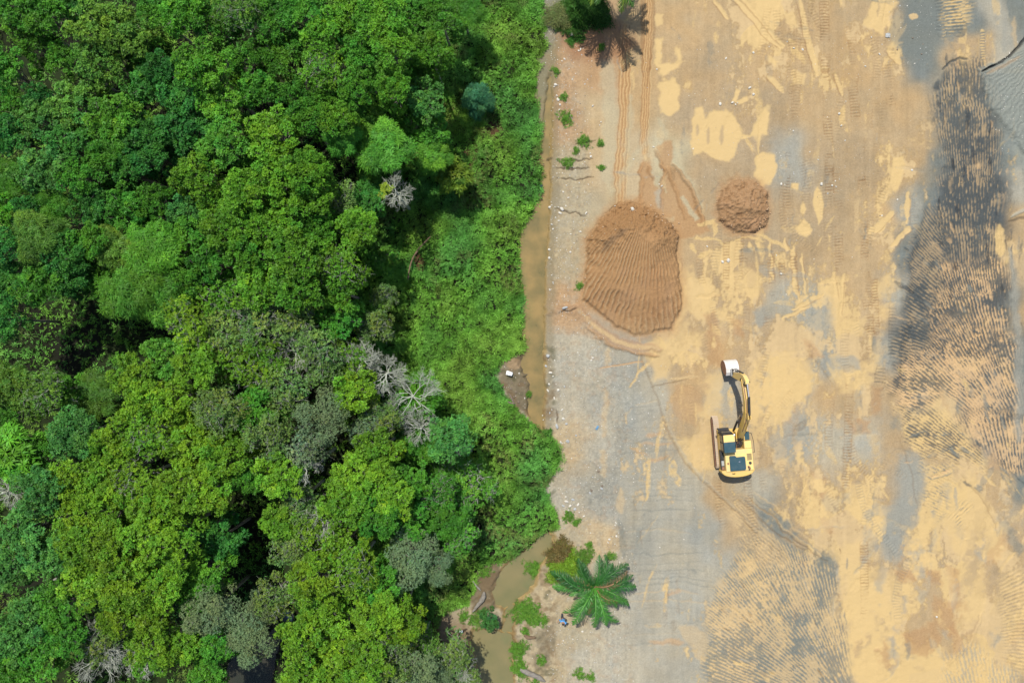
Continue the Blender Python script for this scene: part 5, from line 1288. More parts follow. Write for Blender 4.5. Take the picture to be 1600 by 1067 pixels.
# ------------------------------------------------------------ undergrowth: creepers, ferns and grass (nobody could count them)
def undergrowth():
    rng = np.random.default_rng(77)
    V, F, Cc = [], [], []
    base = 0
    def emit(px, py, kind):
        nonlocal base
        n = len(px)
        if n == 0: return
        gz = ground_zs(px, py)
        l1 = fbm(px, py, 42, 3, 201); l2 = fbm(px, py, 15, 3, 202)
        hgt = np.clip(.30 + .42 * l1 + .20 * l2, .02, 1.1)
        edge = np.clip((vsd_s) / 16.0, .08, 1)
        z = gz + hgt * edge * rng.uniform(.45, 1.1, n)
        cen = np.stack([(px - 800) / S, -(py - 533.5) / S, z], -1)
        gxn = fbm(px + 4, py, 15, 3, 202) - l2; gyn = fbm(px, py + 4, 15, 3, 202) - l2
        nrm = unit(np.stack([-gxn * 3.0, gyn * 3.0, np.ones(n)], -1) + rng.normal(0, .25, (n, 3)))
        if kind == 'creep': v, f = rosettes(rng, cen, nrm, 7, .19, .058, lift=.38, droop=.12); m = 7
        elif kind == 'grass': v, f = rosettes(rng, cen, nrm, 7, .34, .040, lift=.55, droop=.35); m = 7
        else: v, f = rosettes(rng, cen, nrm, 9, .42, .06, lift=.3, droop=.4); m = 9
        tone = np.clip(1 + .35 * fbm(px, py, 25, 3, 203) + .15 * rng.normal(0, 1, n), .4, 1.7)
        hue = fbm(px, py, 60, 3, 204); dry = np.clip((fbm(px, py, 40, 4, 205) - .18) * 3, 0, 1) * (rng.uniform(0, 1, n) < .65)
        c0 = np.array([.150, .350, .045]); c1 = np.array([.205, .385, .054]); c2 = np.array([.110, .310, .058]); cd = np.array([.16, .14, .055])
        hk = np.clip(hue * 1.6, -1, 1)[:, None]
        c = c0 + np.clip(hk, 0, 1) * (c1 - c0) + np.clip(-hk, 0, 1) * (c2 - c0)
        c = c * (1 - dry[:, None] * .6) + cd * dry[:, None] * .6
        c = c * tone[:, None]
        cl = np.repeat(c, m, 0) * rng.uniform(.8, 1.2, (n * m, 1))
        V.append(v); F.append(f + base); Cc.append(np.repeat(cl, 4, 0)); base += len(v)
    poly_v = VEG + [(-3000, 1140), (-3000, -60)]
    def outer(n, x0, x1, y0, y1):
        nonlocal vsd_s
        px = rng.uniform(x0, x1, n); py = rng.uniform(y0, y1, n); vsd_s = np.full(n, 30.0); return px, py
    def pick(n, x0, x1):
        nonlocal vsd_s
        px = rng.uniform(x0, x1, n); py = rng.uniform(-30, 1095, n)
        sd = inpoly(px + 3 * fbm(px, py, 9, 3, 3), py + 3 * fbm(px, py, 9, 3, 4), poly_v)
        k = (sd > 0)
        for b in (POOL, POND1, POND2):
            k &= inpoly(px, py, b) < -2
        for (cx0, cy0, rx, ry, p) in ((690, 190, 12, 30, .6), (774, 205, 16, 12, .7), (735, 238, 12, 22, .6), (655, 408, 7, 14, .9), (175, 545, 30, 10, .7), (690, 1000, 40, 40, .6), (800, 590, 16, 14, .8), (766, 470, 9, 9, .5), (812, 610, 14, 22, .7)):
            k &= ~((((px - cx0) / rx) ** 2 + ((py - cy0) / ry) ** 2 < 1 + .6 * fbm(px, py, 12, 3, 66)) & (rng.uniform(0, 1, n) < p))
        vsd_s = sd[k]
        return px[k], py[k]
    vsd_s = None
    a = pick(66000, 560, 885); g = fbm(a[0], a[1], 70, 3, 210) + .35 * np.exp(-(((a[0] - 730) / 60) ** 2 + ((a[1] - 400) / 110) ** 2))
    sv = vsd_s; isg = g > .02
    vsd_s = sv[~isg]; emit(a[0][~isg], a[1][~isg], 'creep')
    vsd_s = sv[isg]; emit(a[0][isg], a[1][isg], 'grass')
    a = pick(15000, -60, 600); emit(*a, 'creep')
    a = pick(5000, -60, 600); emit(*a, 'fern')
    for bx_ in ((5000, -420, -60, -300, 1350), (5000, -60, 800, -300, -30), (4500, -60, 690, 1095, 1350)):
        a = outer(*bx_); emit(*a, 'fern')
    # ragged growth hanging over the ditch edge
    a = pick(16000, 740, 885); k = vsd_s < 9; vsd_s = vsd_s[k] + 8; ox = rng.uniform(0, 7, k.sum()) * (fbm(a[0][k], a[1][k], 22, 3, 91) > .0); emit(a[0][k] + ox, a[1][k] + rng.normal(0, 1, k.sum()), 'grass')
    me = np_mesh("undergrowth", np.concatenate(V), np.concatenate(F), M['undergrowth'], {"Col": np.concatenate(Cc)})
    tag(link(bpy.data.objects.new("undergrowth", me)), "bright green creepers, ferns and grass covering the forest edge", "undergrowth", kind='stuff')
undergrowth()

def shrub(label, px, py, rpx, h, tint, kind='lush', seed=0, squash=1.0, name="shrub", group=None):
    x, y = W(px, py, h * .5); Rw = rpx / S * (CAM_H - h * .5) / CAM_H
    root = empty(name, (x, y, max(ground_z(x, y), -.1)), random.Random(seed).uniform(0, 6.28)); tag(root, label, name.replace("_", " "), group)
    cr, tr = VAR[kind][seed % len(VAR[kind])]
    s = Rw / RM; c = bpy.data.objects.new("crown", cr); link(c, root); c.scale = (s, s * squash, min(h / 2.6, s * 1.5)); c.location = (0, 0, h - 9.55 * c.scale[2])
    c.color = (*tint, 1)
    m = MB(); rnd = random.Random(seed)
    for k in range(5):
        a = rnd.uniform(0, 6.28); m.tube([(0, 0, -.2), (math.cos(a) * Rw * .2, math.sin(a) * Rw * .2, h * .4), (math.cos(a) * Rw * .5, math.sin(a) * Rw * .5, h * .75)], [.03, .022, .01], 4, False)
    m.build("stem", M['bark'], root)
    return root
shrub("bluish-green shrub in the creepers near the upper ditch", 748, 160, 24, 2.4, (.040, .150, .065), 'fern', 1)
shrub("round dark green bush on the point between the two ponds", 765, 967, 17, 1.3, (.045, .145, .03), 'lush', 2)
shrub("yellow-leaved tree standing over the slope beside the creepers", 712, 282, 26, 4.2, (.105, .19, .02), 'big', 0)
def weed(px, py, rpx, label, seed, dark=False, group=None, hz=.16, colr=None, L=.14, Wd=.032):
    rng = np.random.default_rng(seed); n = int(12 + rpx * 4 + rpx * rpx * .7)
    x, y = W(px, py); Rw = rpx / S
    if rpx > 12: n = int(n * 2.2)
    a = rng.uniform(0, 6.283, n); p1, p2, p3 = rng.uniform(0, 6.28, 3)
    r = Rw * rng.uniform(0, 1, n) ** .62 * np.clip(np.exp(rng.normal(0, .2, n)), .5, 1.25) * (1 + .22 * np.sin(a * 2 + p1) + .2 * np.sin(a * 3 + p2) + .15 * np.sin(a * 7 + p3))
    cen = np.stack([r * np.cos(a), r * np.sin(a), .05 + hz * np.clip(1.1 - (r / Rw) ** 2, .1, 1) * rng.uniform(.35, 1, n)], -1)
    v, f = rosettes(rng, cen, unit(np.array([[0, 0, 1.0]]) + rng.normal(0, .2, (n, 3))), 6, L, Wd, lift=.5, droop=.25)
    c = np.array(colr) if colr else np.array([.045, .17, .02]) if dark else np.array([.085, .24, .026])
    cl = np.repeat(c * np.repeat(rng.uniform(.55, 1.3, (n, 1)) * np.array([[1, 1, 1]]) * (1 + rng.uniform(0, .5, (n, 1)) * np.array([[1, 0, .3]])), 6, 0) * rng.uniform(.8, 1.2, (n * 6, 1)), 4, 0)
    me = np_mesh("weed_tuft", v, f, M['undergrowth'], {"Col": cl})
    o = link(bpy.data.objects.new("weed_tuft", me)); o.location = (x, y, ground_z(x, y))
    tag(o, label, "weed", group)
for k, (px, py, r, lb) in enumerate((
    (822, 955, 20, "spreading green creeper patch on the right bank, above the lower pond"), (838, 968, 12, "right lobe of the spreading creeper patch above the lower pond"), (838, 890, 15, "oval light green patch at the pond's right shore, left of the palm"),
    (810, 1015, 14, "long green patch along the right shore of the lower pond, upper part"), (812, 1045, 13, "long green patch along the right shore of the lower pond, lower part"),
    (757, 893, 9, "light creeper tuft on the debris above the driftwood stump"), (742, 968, 12, "green patch on the bank below the driftwood stump"), (724, 962, 9, "yellowish patch left of the bank below the driftwood stump"),
    (790, 1000, 7, "small green patch between the two lower shore patches and the pond"), (820, 985, 7, "small green patch above the rotten log"), (836, 1066, 8, "green patch below the weathered log at the bottom edge"),
    (883, 185, 12, "bright green weed tuft right of the upper ditch, uppermost of three large tufts"), (912, 221, 11, "spreading green weed tuft, lower right of the uppermost large tuft"), (886, 254, 9, "round weed tuft at the end of a crack right of the ditch"),
    (905, 446, 6, "lone weed tuft beside the big soil heap's left side"), (904, 1050, 9, "left part of the weed patch near the bottom edge"), (922, 1056, 8, "right part of the weed patch near the bottom edge"),
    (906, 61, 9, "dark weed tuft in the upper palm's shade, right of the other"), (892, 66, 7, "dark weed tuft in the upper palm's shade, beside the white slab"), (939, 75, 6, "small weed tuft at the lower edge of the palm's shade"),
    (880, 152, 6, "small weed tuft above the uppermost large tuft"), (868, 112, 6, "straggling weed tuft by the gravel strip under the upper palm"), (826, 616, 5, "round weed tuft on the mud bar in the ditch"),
    (856, 675, 7, "dark weed tuft on the ditch's right edge above the creepers"), (888, 806, 9, "weed tuft on the rubble at the creepers' lower tip"), (900, 815, 6, "smaller weed tuft right of the one on the rubble"),
    (900, 236, 5, "tiny weed tuft between the cracks right of the ditch"), (938, 224, 5, "tiny weed tuft at the left wheel rut"), (940, 262, 5, "tiny weed tuft low beside the left wheel rut"), (826, 915, 7, "weed tuft at the pond's right shore below the oval bush"),
    (955, 868, 7, "weed tuft right behind the lower palm"), (920, 850, 5, "small weed tuft above the lower palm"), (850, 968, 6, "weed tuft at the right tip of the spreading bush"), (845, 1030, 8, "weed patch on the muddy bank by the old log"))):
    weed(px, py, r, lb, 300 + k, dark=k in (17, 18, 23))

weed(884, 888, 26, "yellow-green fern clump tucked under the lower palm's left fronds", 401, hz=1.1, colr=(.135, .30, .025), L=.34, Wd=.045)
weed(873, 864, 18, "olive reddish fern clump above left of the lower palm", 402, hz=.9, colr=(.13, .13, .04), L=.30, Wd=.04)
weed(913, 868, 14, "low creeper tongue running up behind the lower palm", 403, hz=.5, colr=(.09, .23, .03))
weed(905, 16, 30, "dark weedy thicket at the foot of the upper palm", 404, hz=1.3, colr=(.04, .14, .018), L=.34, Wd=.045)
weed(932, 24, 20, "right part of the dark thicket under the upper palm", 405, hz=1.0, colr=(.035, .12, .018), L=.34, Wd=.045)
weed(876, 30, 22, "pale weedy thicket left of the upper palm beside the gravel", 406, hz=.7, colr=(.13, .20, .06), L=.26, Wd=.03)

# ------------------------------------------------------------ oil palms
def frond_mesh(seed, L, arch, kind="frond", lw=.042, lmax=.62):
    rng = np.random.default_rng(seed); n = 26
    t = np.linspace(0, 1, n); el = R(62) - (R(62) + R(arch)) * t ** 1.1
    ds = L / (n - 1); x = np.concatenate([[0], np.cumsum(np.cos(el[:-1]) * ds)]); z = np.concatenate([[0], np.cumsum(np.sin(el[:-1]) * ds)])
    yb = .10 * L * np.sin(t * 2.2) * rng.normal(0, .5)
    rach = np.stack([x, yb, z], -1)
    m = 54
    tt = np.linspace(.14, .995, m)
    P = np.stack([np.interp(tt, t, rach[:, k]) for k in range(3)], -1)
    D = unit(np.stack([np.interp(tt + .01, t, rach[:, k]) - np.interp(tt - .01, t, rach[:, k]) for k in range(3)], -1))
    V, F, Cc = [], [], []
    b = 0
    for s in (-1, 1):
        side = unit(np.cross(D, np.array([0, 0, 1.0])) * s)
        ln = lmax * (np.sin(np.pi * np.clip(tt * .92 + .10, 0, 1)) ** .7) * rng.uniform(.85, 1.1, m)
        d = unit(side * .80 + D * (.55 + .35 * tt[:, None]) + rng.normal(0, .12, (m, 3)) + np.array([0, 0, 1.0]) * rng.choice([-.1, .12, .4], m)[:, None])
        up = unit(np.cross(d, D) * s + np.array([0, 0, .5]))
        w = unit(np.cross(d, np.array([0, 0, 1.0]) + rng.normal(0, .25, (m, 3)))) * lw * .5
        mid = P + d * ln[:, None] * .55; tip = P + d * ln[:, None] - np.array([0, 0, 1.0]) * ln[:, None] * .38
        v = np.stack([P - w * .6, P + w * .6, mid + w, mid - w, tip, tip], 1)
        v[:, 4] = tip + w * .1; v[:, 5] = tip - w * .1
        V.append(v.reshape(-1, 3)); i = np.arange(m) * 6 + b
        F.append(np.stack([i, i + 1, i + 2, i + 3], 1)); F.append(np.stack([i + 3, i + 2, i + 4, i + 5], 1)); b += m * 6
        Cc.append(np.repeat(rng.uniform(.8, 1.2, m), 6)[:, None] * np.ones(3))
    # rachis: narrow box strip
    r = np.linspace(.035, .008, n)[:, None]
    sd = np.array([0, 1.0, 0]); upv = np.array([0, 0, 1.0])
    ring = np.stack([rach - sd * r, rach + upv * r * .8, rach + sd * r, rach - upv * r * .6], 1)
    V.append(ring.reshape(-1, 3))
    for i in range(n - 1):
        for k in range(4):
            F.append(np.array([[b + i * 4 + k, b + i * 4 + (k + 1) % 4, b + (i + 1) * 4 + (k + 1) % 4, b + (i + 1) * 4 + k]]))
    Cc.append(np.tile(np.array([1.9, 1.5, 1.6]), (n * 4, 1)))
    return np_mesh(kind, np.concatenate(V), np.concatenate(F), M['palm'], {"Col": np.concatenate(Cc)})
FR = [frond_mesh(500 + i, 1.0, a, lw=lw_, lmax=lm) for i, (a, lw_, lm) in enumerate(((38, .012, .21), (50, .012, .20), (25, .011, .20), (60, .0115, .20), (8, .009, .17)))]
def palm(label, px, py, zh, Lf, spec, seed, base_px=None):
    x, y = W(px, py, zh)
    root = empty("oil_palm", (x, y, ground_z(x, y))); tag(root, label, "palm")
    rnd = random.Random(seed)
    m = MB(); m.tube([(0, 0, -.2), (.03, 0, zh * .35), (0, 0, zh * .7), (0, 0, zh)], [.34, .27, .27, .16], 12)
    for k in range(int(zh * 22)):       # old leaf bases
        a = k * 2.4; z = zh * .96 * k / (zh * 22)
        m.tube([(math.cos(a) * .22, math.sin(a) * .22, z), (math.cos(a) * .38, math.sin(a) * .38, z + .16)], [.07, .035], 4)
    m.build("trunk", M['palmbark'], root)
    for (ang, ln, var, tint) in spec:
        o = bpy.data.objects.new("frond", FR[var]); link(o, root)
        L = Lf * ln * rnd.uniform(.86, 1.1)
        o.scale = (L, L, L); o.rotation_euler = (rnd.uniform(-.55, .55), rnd.uniform(-.08, .16), R(ang + rnd.uniform(-9, 9))); o.location = (math.cos(R(ang)) * .08, math.sin(R(ang)) * .08, zh + rnd.uniform(-.15, .1))
        k = rnd.uniform(.8, 1.2); o.color = (tint[0] * k, tint[1] * k, tint[2] * k, 1)
    return root
gd, gm, gy_ = (.022, .105, .016), (.042, .165, .020), (.19, .33, .02)
gb = (.15, .11, .05)
spec = [(85, 1.0, 0, gd), (62, .8, 2, gd), (38, 1.1, 1, gd), (20, .95, 0, gd), (2, 1.12, 1, gd), (-14, 1.0, 0, gm), (-32, 1.08, 0, gm), (-52, 1.0, 1, gm), (-70, 1.1, 0, gm), (-88, 1.05, 1, gm), (-105, .95, 0, gm), (-124, 1.1, 0, gm), (-143, .9, 1, gm),
        (-162, 1.12, 0, gm), (176, 1.1, 1, gm), (158, 1.15, 0, gd), (140, 1.0, 0, gd), (120, .9, 1, gd), (102, .85, 0, gd), (10, .7, 2, gm), (70, .6, 2, gm), (130, .65, 2, gm), (200, .7, 2, gm), (250, .65, 2, gm), (300, .6, 2, gm), (-75, .5, 4, gy_), (-62, .42, 4, gy_), (75, .9, 1, gd), (50, .95, 3, gd), (-42, .85, 3, gm), (-98, .8, 3, gm), (-134, .85, 0, gm), (168, .8, 3, gm), (150, .75, 1, gm), (110, .7, 3, gd), (28, .75, 3, gd), (33, .95, 3, gb), (-20, .8, 3, gb), (165, 1.0, 3, gb), (-110, .7, 3, gb), (92, .55, 2, gm), (-48, .6, 2, gm), (-150, .6, 2, gm), (5, .5, 2, gm)]
palm("dark green oil palm with a bright spear on the bare bank near the bottom", 929, 917, 1.9, 3.5, spec, 21)
gl, gl2 = (.06, .16, .025), (.11, .20, .02)
spec2 = [(a + (i * 37 % 11) - 5, .85 + (i * 29 % 7) * .05, i % 4, (gl, gl2, gl)[i % 3]) for i, a in enumerate(range(0, 360, 15))] + [(40, .6, 2, gl), (150, .6, 2, gl), (260, .6, 4, gl2)]
palm("tall oil palm at the top edge, only its lower fronds and long shadow in view", 948, -50, 5.3, 3.9, spec2, 22)
# ------------------------------------------------------------ stones, rubble, litter
def rock_mesh(seed, mat, flat=.6):
    rnd = random.Random(seed)
    import bmesh
    bm = bmesh.new(); bmesh.ops.create_icosphere(bm, subdivisions=2, radius=.5)
    off = Vector((rnd.uniform(0, 50), rnd.uniform(0, 50), 0)); sc = Vector((rnd.uniform(.7, 1.2), rnd.uniform(.6, 1.0), flat))
    for v in bm.verts:
        n = mnoise.noise(v.co * 2.2 + off); n2 = mnoise.noise(v.co * 5 + off)
        v.co = v.co * (1 + .35 * n + .12 * n2); v.co = Vector((v.co.x * sc.x, v.co.y * sc.y, max(v.co.z, -.25) * sc.z))
    me = bpy.data.meshes.new("stone"); bm.to_mesh(me); bm.free(); me.materials.append(mat)
    return me
RW = [rock_mesh(i, M['rock'], .55) for i in range(5)]
RG = [rock_mesh(20 + i, M['rockgrey'], .55) for i in range(3)]
RD = [rock_mesh(30 + i, M['rockdark'], .6) for i in range(3)]
RC = [rock_mesh(40 + i, M['clod'], .7) for i in range(4)]
rs = random.Random(9)
def stone(px, py, sz, label, group, pool=RW, cat="stone", name="stone"):
    x, y = W(px, py)
    o = bpy.data.objects.new(name, pool[rs.randrange(len(pool))]); link(o)
    s = sz * .8 / S; o.scale = (s * rs.uniform(.8, 1.3), s * rs.uniform(.7, 1.1), s); o.rotation_euler = (rs.uniform(-.3, .3), rs.uniform(-.3, .3), rs.uniform(0, 6.28))
    o.location = (x, y, ground_z(x, y) + s * .12)
    tag(o, label, cat, group)
def stones(pts, label, group, pool=RW):
    # say which end of the scatter each lies in, so that only close neighbours share a label
    xs = sorted(p[0] for p in pts); ys = sorted(p[1] for p in pts); n = len(pts)
    tall = ys[-1] - ys[0] > xs[-1] - xs[0]; k = 1 if tall else 0; v = sorted(p[k] for p in pts); parts = max(1, n // 6)
    names = {1: [""], 2: ["upper half", "lower half"] if tall else ["left half", "right half"], 3: ["upper end", "middle", "lower end"] if tall else ["left end", "middle", "right end"]}[min(parts, 3)]
    for p in pts:
        q = sum(1 for u in v if u < p[k]) * len(names) // n
        stone(p[0], p[1], p[2], label + (", " + names[q] if names[q] else ""), group, pool)
stone(893, 55, 11, "flat white slab at the edge of the upper palm's shade", "stones under the upper palm")
stone(882, 481, 9, "round grey boulder in the crack left of the heap's soil trail", None, RG)
stone(987, 328, 9, "long pale stone on the top of the big soil heap", None)
stone(1283, 288, 9, "white lump on the bare ground, right of the small heap", None)
stone(1138, 407, 8, "larger of two white stones below the small heap", None)
stone(1129, 409, 6, "smaller of two white stones below the small heap", None)
stone(1177, 83, 6, "lone white stone on the upper open ground", None)
stone(1463, 963, 6, "lone pale stone on the brown patch near the lower right", None)
stone(910, 986, 6, "white stone below the lower palm, right of the man", None)
stone(1177, 148, 7, "broken white stone beside the ochre puddle marks, lower of two", None); stone(1171, 138, 7, "broken white stone beside the ochre puddle marks, upper of two", None)
stones([(907,78,5),(904,80,4),(882,93,5),(878,96,3.5),(894,125,5),(868,133,7),(866,136,5),(872,156,7),(870,150,5),(875,164,6),(874,172,4),(926,166,6),(939,191,5),(937,196,4)], "broken white stone right of the upper ditch, under the palm's bank", "white stones along the upper ditch")
stones([(923,245,5),(922,240,4),(990,249,4),(1021,230,5),(1026,109,5),(961,322,4),(1034,291,5),(1030,288,3),(1017,321,3)], "pale stone in the churned soil above the big heap", "pale stones above the big heap")
stones([(1134,92,5),(1144,161,6),(1149,164,5),(1152,161,4),(1125,163,6),(1240,76,5),(1254,78,6),(1352,104,5),(1361,59,5),(1378,70,4),(1374,85,4)], "white stone scattered on the upper open ground", "white stones on the upper ground")
stones([(1314,197,6),(1311,178,5),(1239,205,5),(1300,290,6),(1306,292,5),(1220,288,6),(1226,289,4),(1305,283,4),(1378,337,4),(1220,428,5),(1213,399,4),(1402,312,5),(1105,385,5),(1425,266,5),(1320,220,4),(1265,238,4),(1278,250,4)], "white stone scattered on the open ground right of the small heap", "white stones right of the small heap")
stones([(859,324,8),(862,321,5),(878,327,8),(875,333,6),(884,322,5),(916,333,7),(862,351,7),(864,358,5),(873,345,5),(858,390,6),(858,403,7),(891,394,6),(859,453,6),(907,362,5),(892,366,5),(885,290,4),(905,286,4),(880,300,5),(888,309,4),(870,372,4),(897,380,4),(884,410,3.5),(902,420,3.5),(862,430,4),(868,340,4)], "white stone on the gravel bank left of the big heap", "white stones on the bank left of the big heap")
stones([(856,556,8),(853,572,6),(860,582,7),(864,588,5),(856,610,7),(872,609,8),(858,600,5),(870,666,8),(862,640,4),(859,645,4),(876,691,8),(887,689,7),(880,654,8),(885,662,6),(866,622,5),(882,604,4),(926,559,5),(924,563,4),(878,640,5),(900,680,5),(893,716,5),(860,655,4)], "pale grey stone on the bank right of the lower ditch", "grey stones right of the lower ditch", RG + RW)
stones([(839.5,637,5),(848,649,6),(845.5,626,4),(849,656,4),(846,645,3.5),(828,673,4),(820,622,5),(824,505,6),(845,498,4),(811,583,4)], "white stone lying in the shallow mud of the ditch", "stones in the ditch")
stones([(935,736,5),(924,766,6),(922,770,5),(940,763,6),(941,759,5),(970,742,4),(926,745,4),(937,730,3.5)], "dark stone on the grey gravel left of the excavator", "dark stones on the gravel", RD + RG)
stones([(885,783,8),(891,790,9),(898,795,7),(880,790,6),(903,788,6),(895,780,6),(888,797,6),(905,800,5),(912,806,5),(884,776,5)], "pale rubble lump at the creepers' lower tip", "rubble below the creepers", RG + RW)
stones([(962,816,5),(961,820,4),(963,837,5),(952,842,5),(950,847,4),(976,880,6),(972,888,5),(980,895,5),(968,878,4),(986,900,4),(1031,855,4),(880,1000,4),(895,998,4),(856,985,3.5),(900,1016,3.5)], "small pale stone scattered around the lower palm", "pale stones round the lower palm")
stones([(814,545,6),(825,590,5),(830,595,6),(820,598,4),(806,612,5),(798,607,6),(803,620,6),(810,628,5),(800,598,5),(1402,78,4),(1426,60,4),(1440,85,4)], "dark clod in the debris beside the ditch or on dark ground", "dark clods", RD)
# clods on and around the heaps
hp_pts = []
for k in range(24):
    a = rs.uniform(0, 6.28); r = rs.uniform(.8, 1.05)
    hp_pts.append((1161 + 42 * r * math.cos(a), 323 + 44 * r * math.sin(a), rs.uniform(2.2, 4.6)))
stones(hp_pts, "brown soil clod round the rim of the small heap", "clods on the small heap", RC)
hp_pts = []
for k in range(30):
    t = rs.uniform(0, 1); hp_pts.append((925 + 130 * t + rs.uniform(-8, 8), 372 - 50 * math.sin(t * 2.2) + 22 * t + rs.uniform(-9, 14), rs.uniform(2.0, 5.0)))
stones(hp_pts, "brown soil clod along the crumbling top of the big heap", "clods on the big heap", RC)
# loose gravel: too many to count
def gravel():
    rng = np.random.default_rng(5)
    ico = rock_mesh(77, M['rock'], .6); 
    tv = np.array([(0, 0, .5), (.5, 0, 0), (0, .5, 0), (-.5, 0, 0), (0, -.5, 0)]); tf = np.array([(0, 1, 2), (0, 2, 3), (0, 3, 4), (0, 4, 1)])
    px = []; py = []
    for (x0, x1, y0, y1, n) in ((856, 925, 60, 340, 700), (856, 915, 340, 480, 500), (853, 960, 540, 800, 1500), (860, 1000, 800, 1067, 900), (1000, 1380, 60, 300, 500), (960, 1100, 540, 900, 400), (1200, 1330, 230, 330, 120), (1380, 1470, 0, 100, 250), (1540, 1620, 60, 240, 500), (1200, 1420, 300, 480, 120), (845, 870, 0, 100, 250)):
        x = rng.uniform(x0, x1, n); y = rng.uniform(y0, y1, n); k = fbm(x, y, 16, 3, 90) + rng.normal(0, .25, n) > .05
        px.append(x[k]); py.append(y[k])
    px = np.concatenate(px); py = np.concatenate(py); n = len(px)
    # loose lumps that rolled off the two heaps
    a = rng.uniform(0, 6.283, 900); q = rng.normal(1.0, .12, 900); small = rng.uniform(0, 1, 900) < .4
    hx = np.where(small, 1161 + 43 * q * np.cos(a), 990 + 77 * q * np.cos(a)); hy = np.where(small, 323 + 45 * q * np.sin(a), 418 + 103 * q * np.sin(a))
    nclod = 900; px = np.concatenate([px, hx]); py = np.concatenate([py, hy]); n = len(px)
    s = np.exp(rng.normal(np.log(.042), .45, n)); s = np.clip(s, .02, .14); a = rng.uniform(0, 6.28, n)
    z = ground_zs(px, py)
    v = np.empty((n, 5, 3)); c_, s_ = np.cos(a), np.sin(a); ex = rng.uniform(.7, 1.4, n)
    for k in range(5):
        x = tv[k, 0] * s * ex; y = tv[k, 1] * s + (rng.normal(0, .12, n) * s if k == 0 else 0)
        v[:, k, 0] = (px - 800) / S + (x * c_ - y * s_); v[:, k, 1] = -(py - 533.5) / S + (x * s_ + y * c_); v[:, k, 2] = z + tv[k, 2] * s - .004
    f = (tf[None] + (np.arange(n) * 5)[:, None, None]).reshape(-1, 3)
    mt = rng.choice(3, n, p=[.35, .5, .15]); mt[-nclod:] = 3; fm = np.repeat(mt, 4)
    me = np_mesh("gravel", v.reshape(-1, 3), f, [M['rock'], M['rockgrey'], M['rockdark'], M['clod']], fmat=fm)
    tag(link(bpy.data.objects.new("gravel", me)), "loose gravel strewn over the bank and bare ground", "gravel", kind='stuff')
gravel()

# litter and driftwood
def crumple(name, label, cat, px, py, sz, mat, seed, hz=.25, asp=.7, rot=0):
    rnd = random.Random(seed); n = 7; x, y = W(px, py); s = sz / S; m = MB(); vs = []
    for j in range(n):
        for i in range(n):
            u, v = i / (n - 1) - .5, j / (n - 1) - .5; k = 1 - .35 * max(abs(u), abs(v))
            vs.append((u * s * k * (1 + rnd.uniform(-.15, .15)), v * s * asp * k * (1 + rnd.uniform(-.15, .15)), s * hz * (.6 - abs(u) - abs(v) * .6 + rnd.uniform(0, .35)) + .03))
    fs = [(j * n + i, j * n + i + 1, (j + 1) * n + i + 1, (j + 1) * n + i) for j in range(n - 1) for i in range(n - 1)]
    m.add(vs, fs); o = m.build(name, mat, None); o.location = (x, y, max(ground_z(x, y), -.18) + .01); o.rotation_euler = (0, 0, rot)
    so = o.modifiers.new("thickness", 'SOLIDIFY'); so.thickness = .01
    tag(o, label, cat); return o
o = crumple("plastic_bag", "white plastic bag lying on the bare spot left of the ditch", "plastic bag", 796, 583, 12, M['plastic'], 1, .3, .6, -.3); o.location.z += .25
o = crumple("paper_scrap", "small white scrap on the reeds left of the lower pond", "scrap", 721, 984, 6, M['plastic'], 2); o.location.z += .3
crumple("plastic_sack", "dark blue sack caught on the ditch's overgrown edge", "sack", 844, 291, 9, M['darkplastic'], 3, .35, .7, .3)
crumple("tarp_scrap", "faded blue scrap on the dark ground near the top", "scrap", 1387, 56, 9, M['rockgrey'], 4, .2, .9)
crumple("tarp_scrap", "small blue scrap on the grey gravel left of the excavator", "scrap", 933, 668, 8, M['blueplastic'], 5, .2, .5, 1.0)
M['drift'] = paint_mat('driftwood', (.22, .20, .17), .9, .1, dirt=.8, dirtcol=(.10, .085, .065), scale=5)
def log(label, pts, rad, mat, name="log", cat="log", z=.12):
    m = MB(); P = []
    for k, p in enumerate(pts):
        x, y = W(p[0], p[1]); P.append((x, y, max(ground_z(x, y), -.15) + (p[2] if len(p) > 2 else z)))
    m.tube(P, rad, 8); o = m.build(name, mat, None, smooth=True); tag(o, label, cat)
    d = o.modifiers.new("sub", 'SUBSURF'); d.levels = 3; d.render_levels = 3
    t = bpy.data.textures.new("bark_relief", 'CLOUDS'); t.noise_scale = .18; t.noise_depth = 3
    d = o.modifiers.new("bark", 'DISPLACE'); d.texture = t; d.strength = .12; d.mid_level = .5
    return o
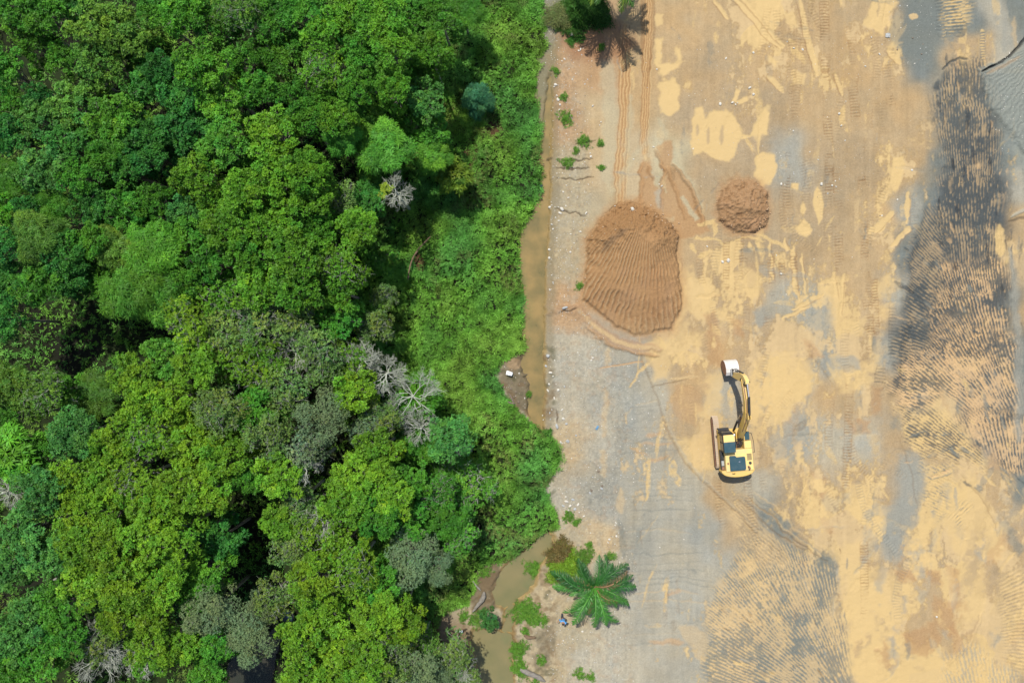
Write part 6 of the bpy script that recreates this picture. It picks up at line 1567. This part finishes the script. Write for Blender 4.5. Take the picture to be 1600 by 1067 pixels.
log("thick grey driftwood stump on the debris left of the upper pond", [(738, 955), (745, 946), (752, 938), (757, 930), (756, 922)], [.07, .15, .20, .24, .10], M['drift'], "driftwood", "driftwood", .2)
log("thin grey branch above the driftwood stump", [(738, 905), (745, 915), (752, 922)], [.05, .07, .05], M['bark'], "driftwood", "driftwood")
log("weathered grey log lying on the bank near the bottom edge", [(811, 1043), (824, 1050), (838, 1054), (853, 1064)], [.20, .24, .22, .14], M['drift'])
log("dark rotten log half in the mud above the weathered log", [(818, 990), (826, 996), (838, 994)], [.14, .18, .10], M['palmbark'])
log("long dark bent pole lying along the creeper slope", [(640, 440), (641, 425), (644, 412), (649, 401), (657, 390), (664, 382), (676, 371)], [.06] * 7, M['palmbark'], "pole", "pole", .85)
log("short brown log in the clearing near the lower left hollow", [(85, 905), (100, 899)], [.15, .12], M['bark'])
log("dark burnt branches heap in the creepers left of the ditch, upper stick", [(794, 612), (800, 622), (803, 632)], [.06, .08, .05], M['rockdark'], "branch", "branch", .35)
log("dark burnt branches heap in the creepers left of the ditch, lower stick", [(792, 626), (799, 630), (806, 630)], [.06, .07, .04], M['rockdark'], "branch", "branch", .35)
log("fallen palm frond stalk lying right of the lower palm", [(964, 912), (972, 905), (982, 896)], [.05, .04, .02], M['palmbark'], "frond_stalk", "frond stalk")
# round dark tub standing in the murky pool
x, y = W(444, 966, 1.0)
root = empty("tub", (x, y, -.2)); tag(root, "round dark tub standing among the trees above the murky pool", "tub")
m = MB(); n = 24; ro, ri = .72, .66
ring = [(r * math.cos(6.2832 * k / n), r * math.sin(6.2832 * k / n), z) for (r, z) in ((.60, 0), (ro, 1.0), (ri, 1.0), (.56, .06)) for k in range(n)]
fs = []
for q in range(3):
    for k in range(n): fs.append((q * n + k, q * n + (k + 1) % n, (q + 1) * n + (k + 1) % n, (q + 1) * n + k))
fs.append(tuple(3 * n + k for k in range(n))); m.add(ring, fs); m.build("shell", M['black'], root)
m = MB(); m.prism_z([(.60 * math.cos(6.2832 * k / n), .60 * math.sin(6.2832 * k / n)) for k in range(n)], .55, .60); m.build("water", M['darkplastic'], root)
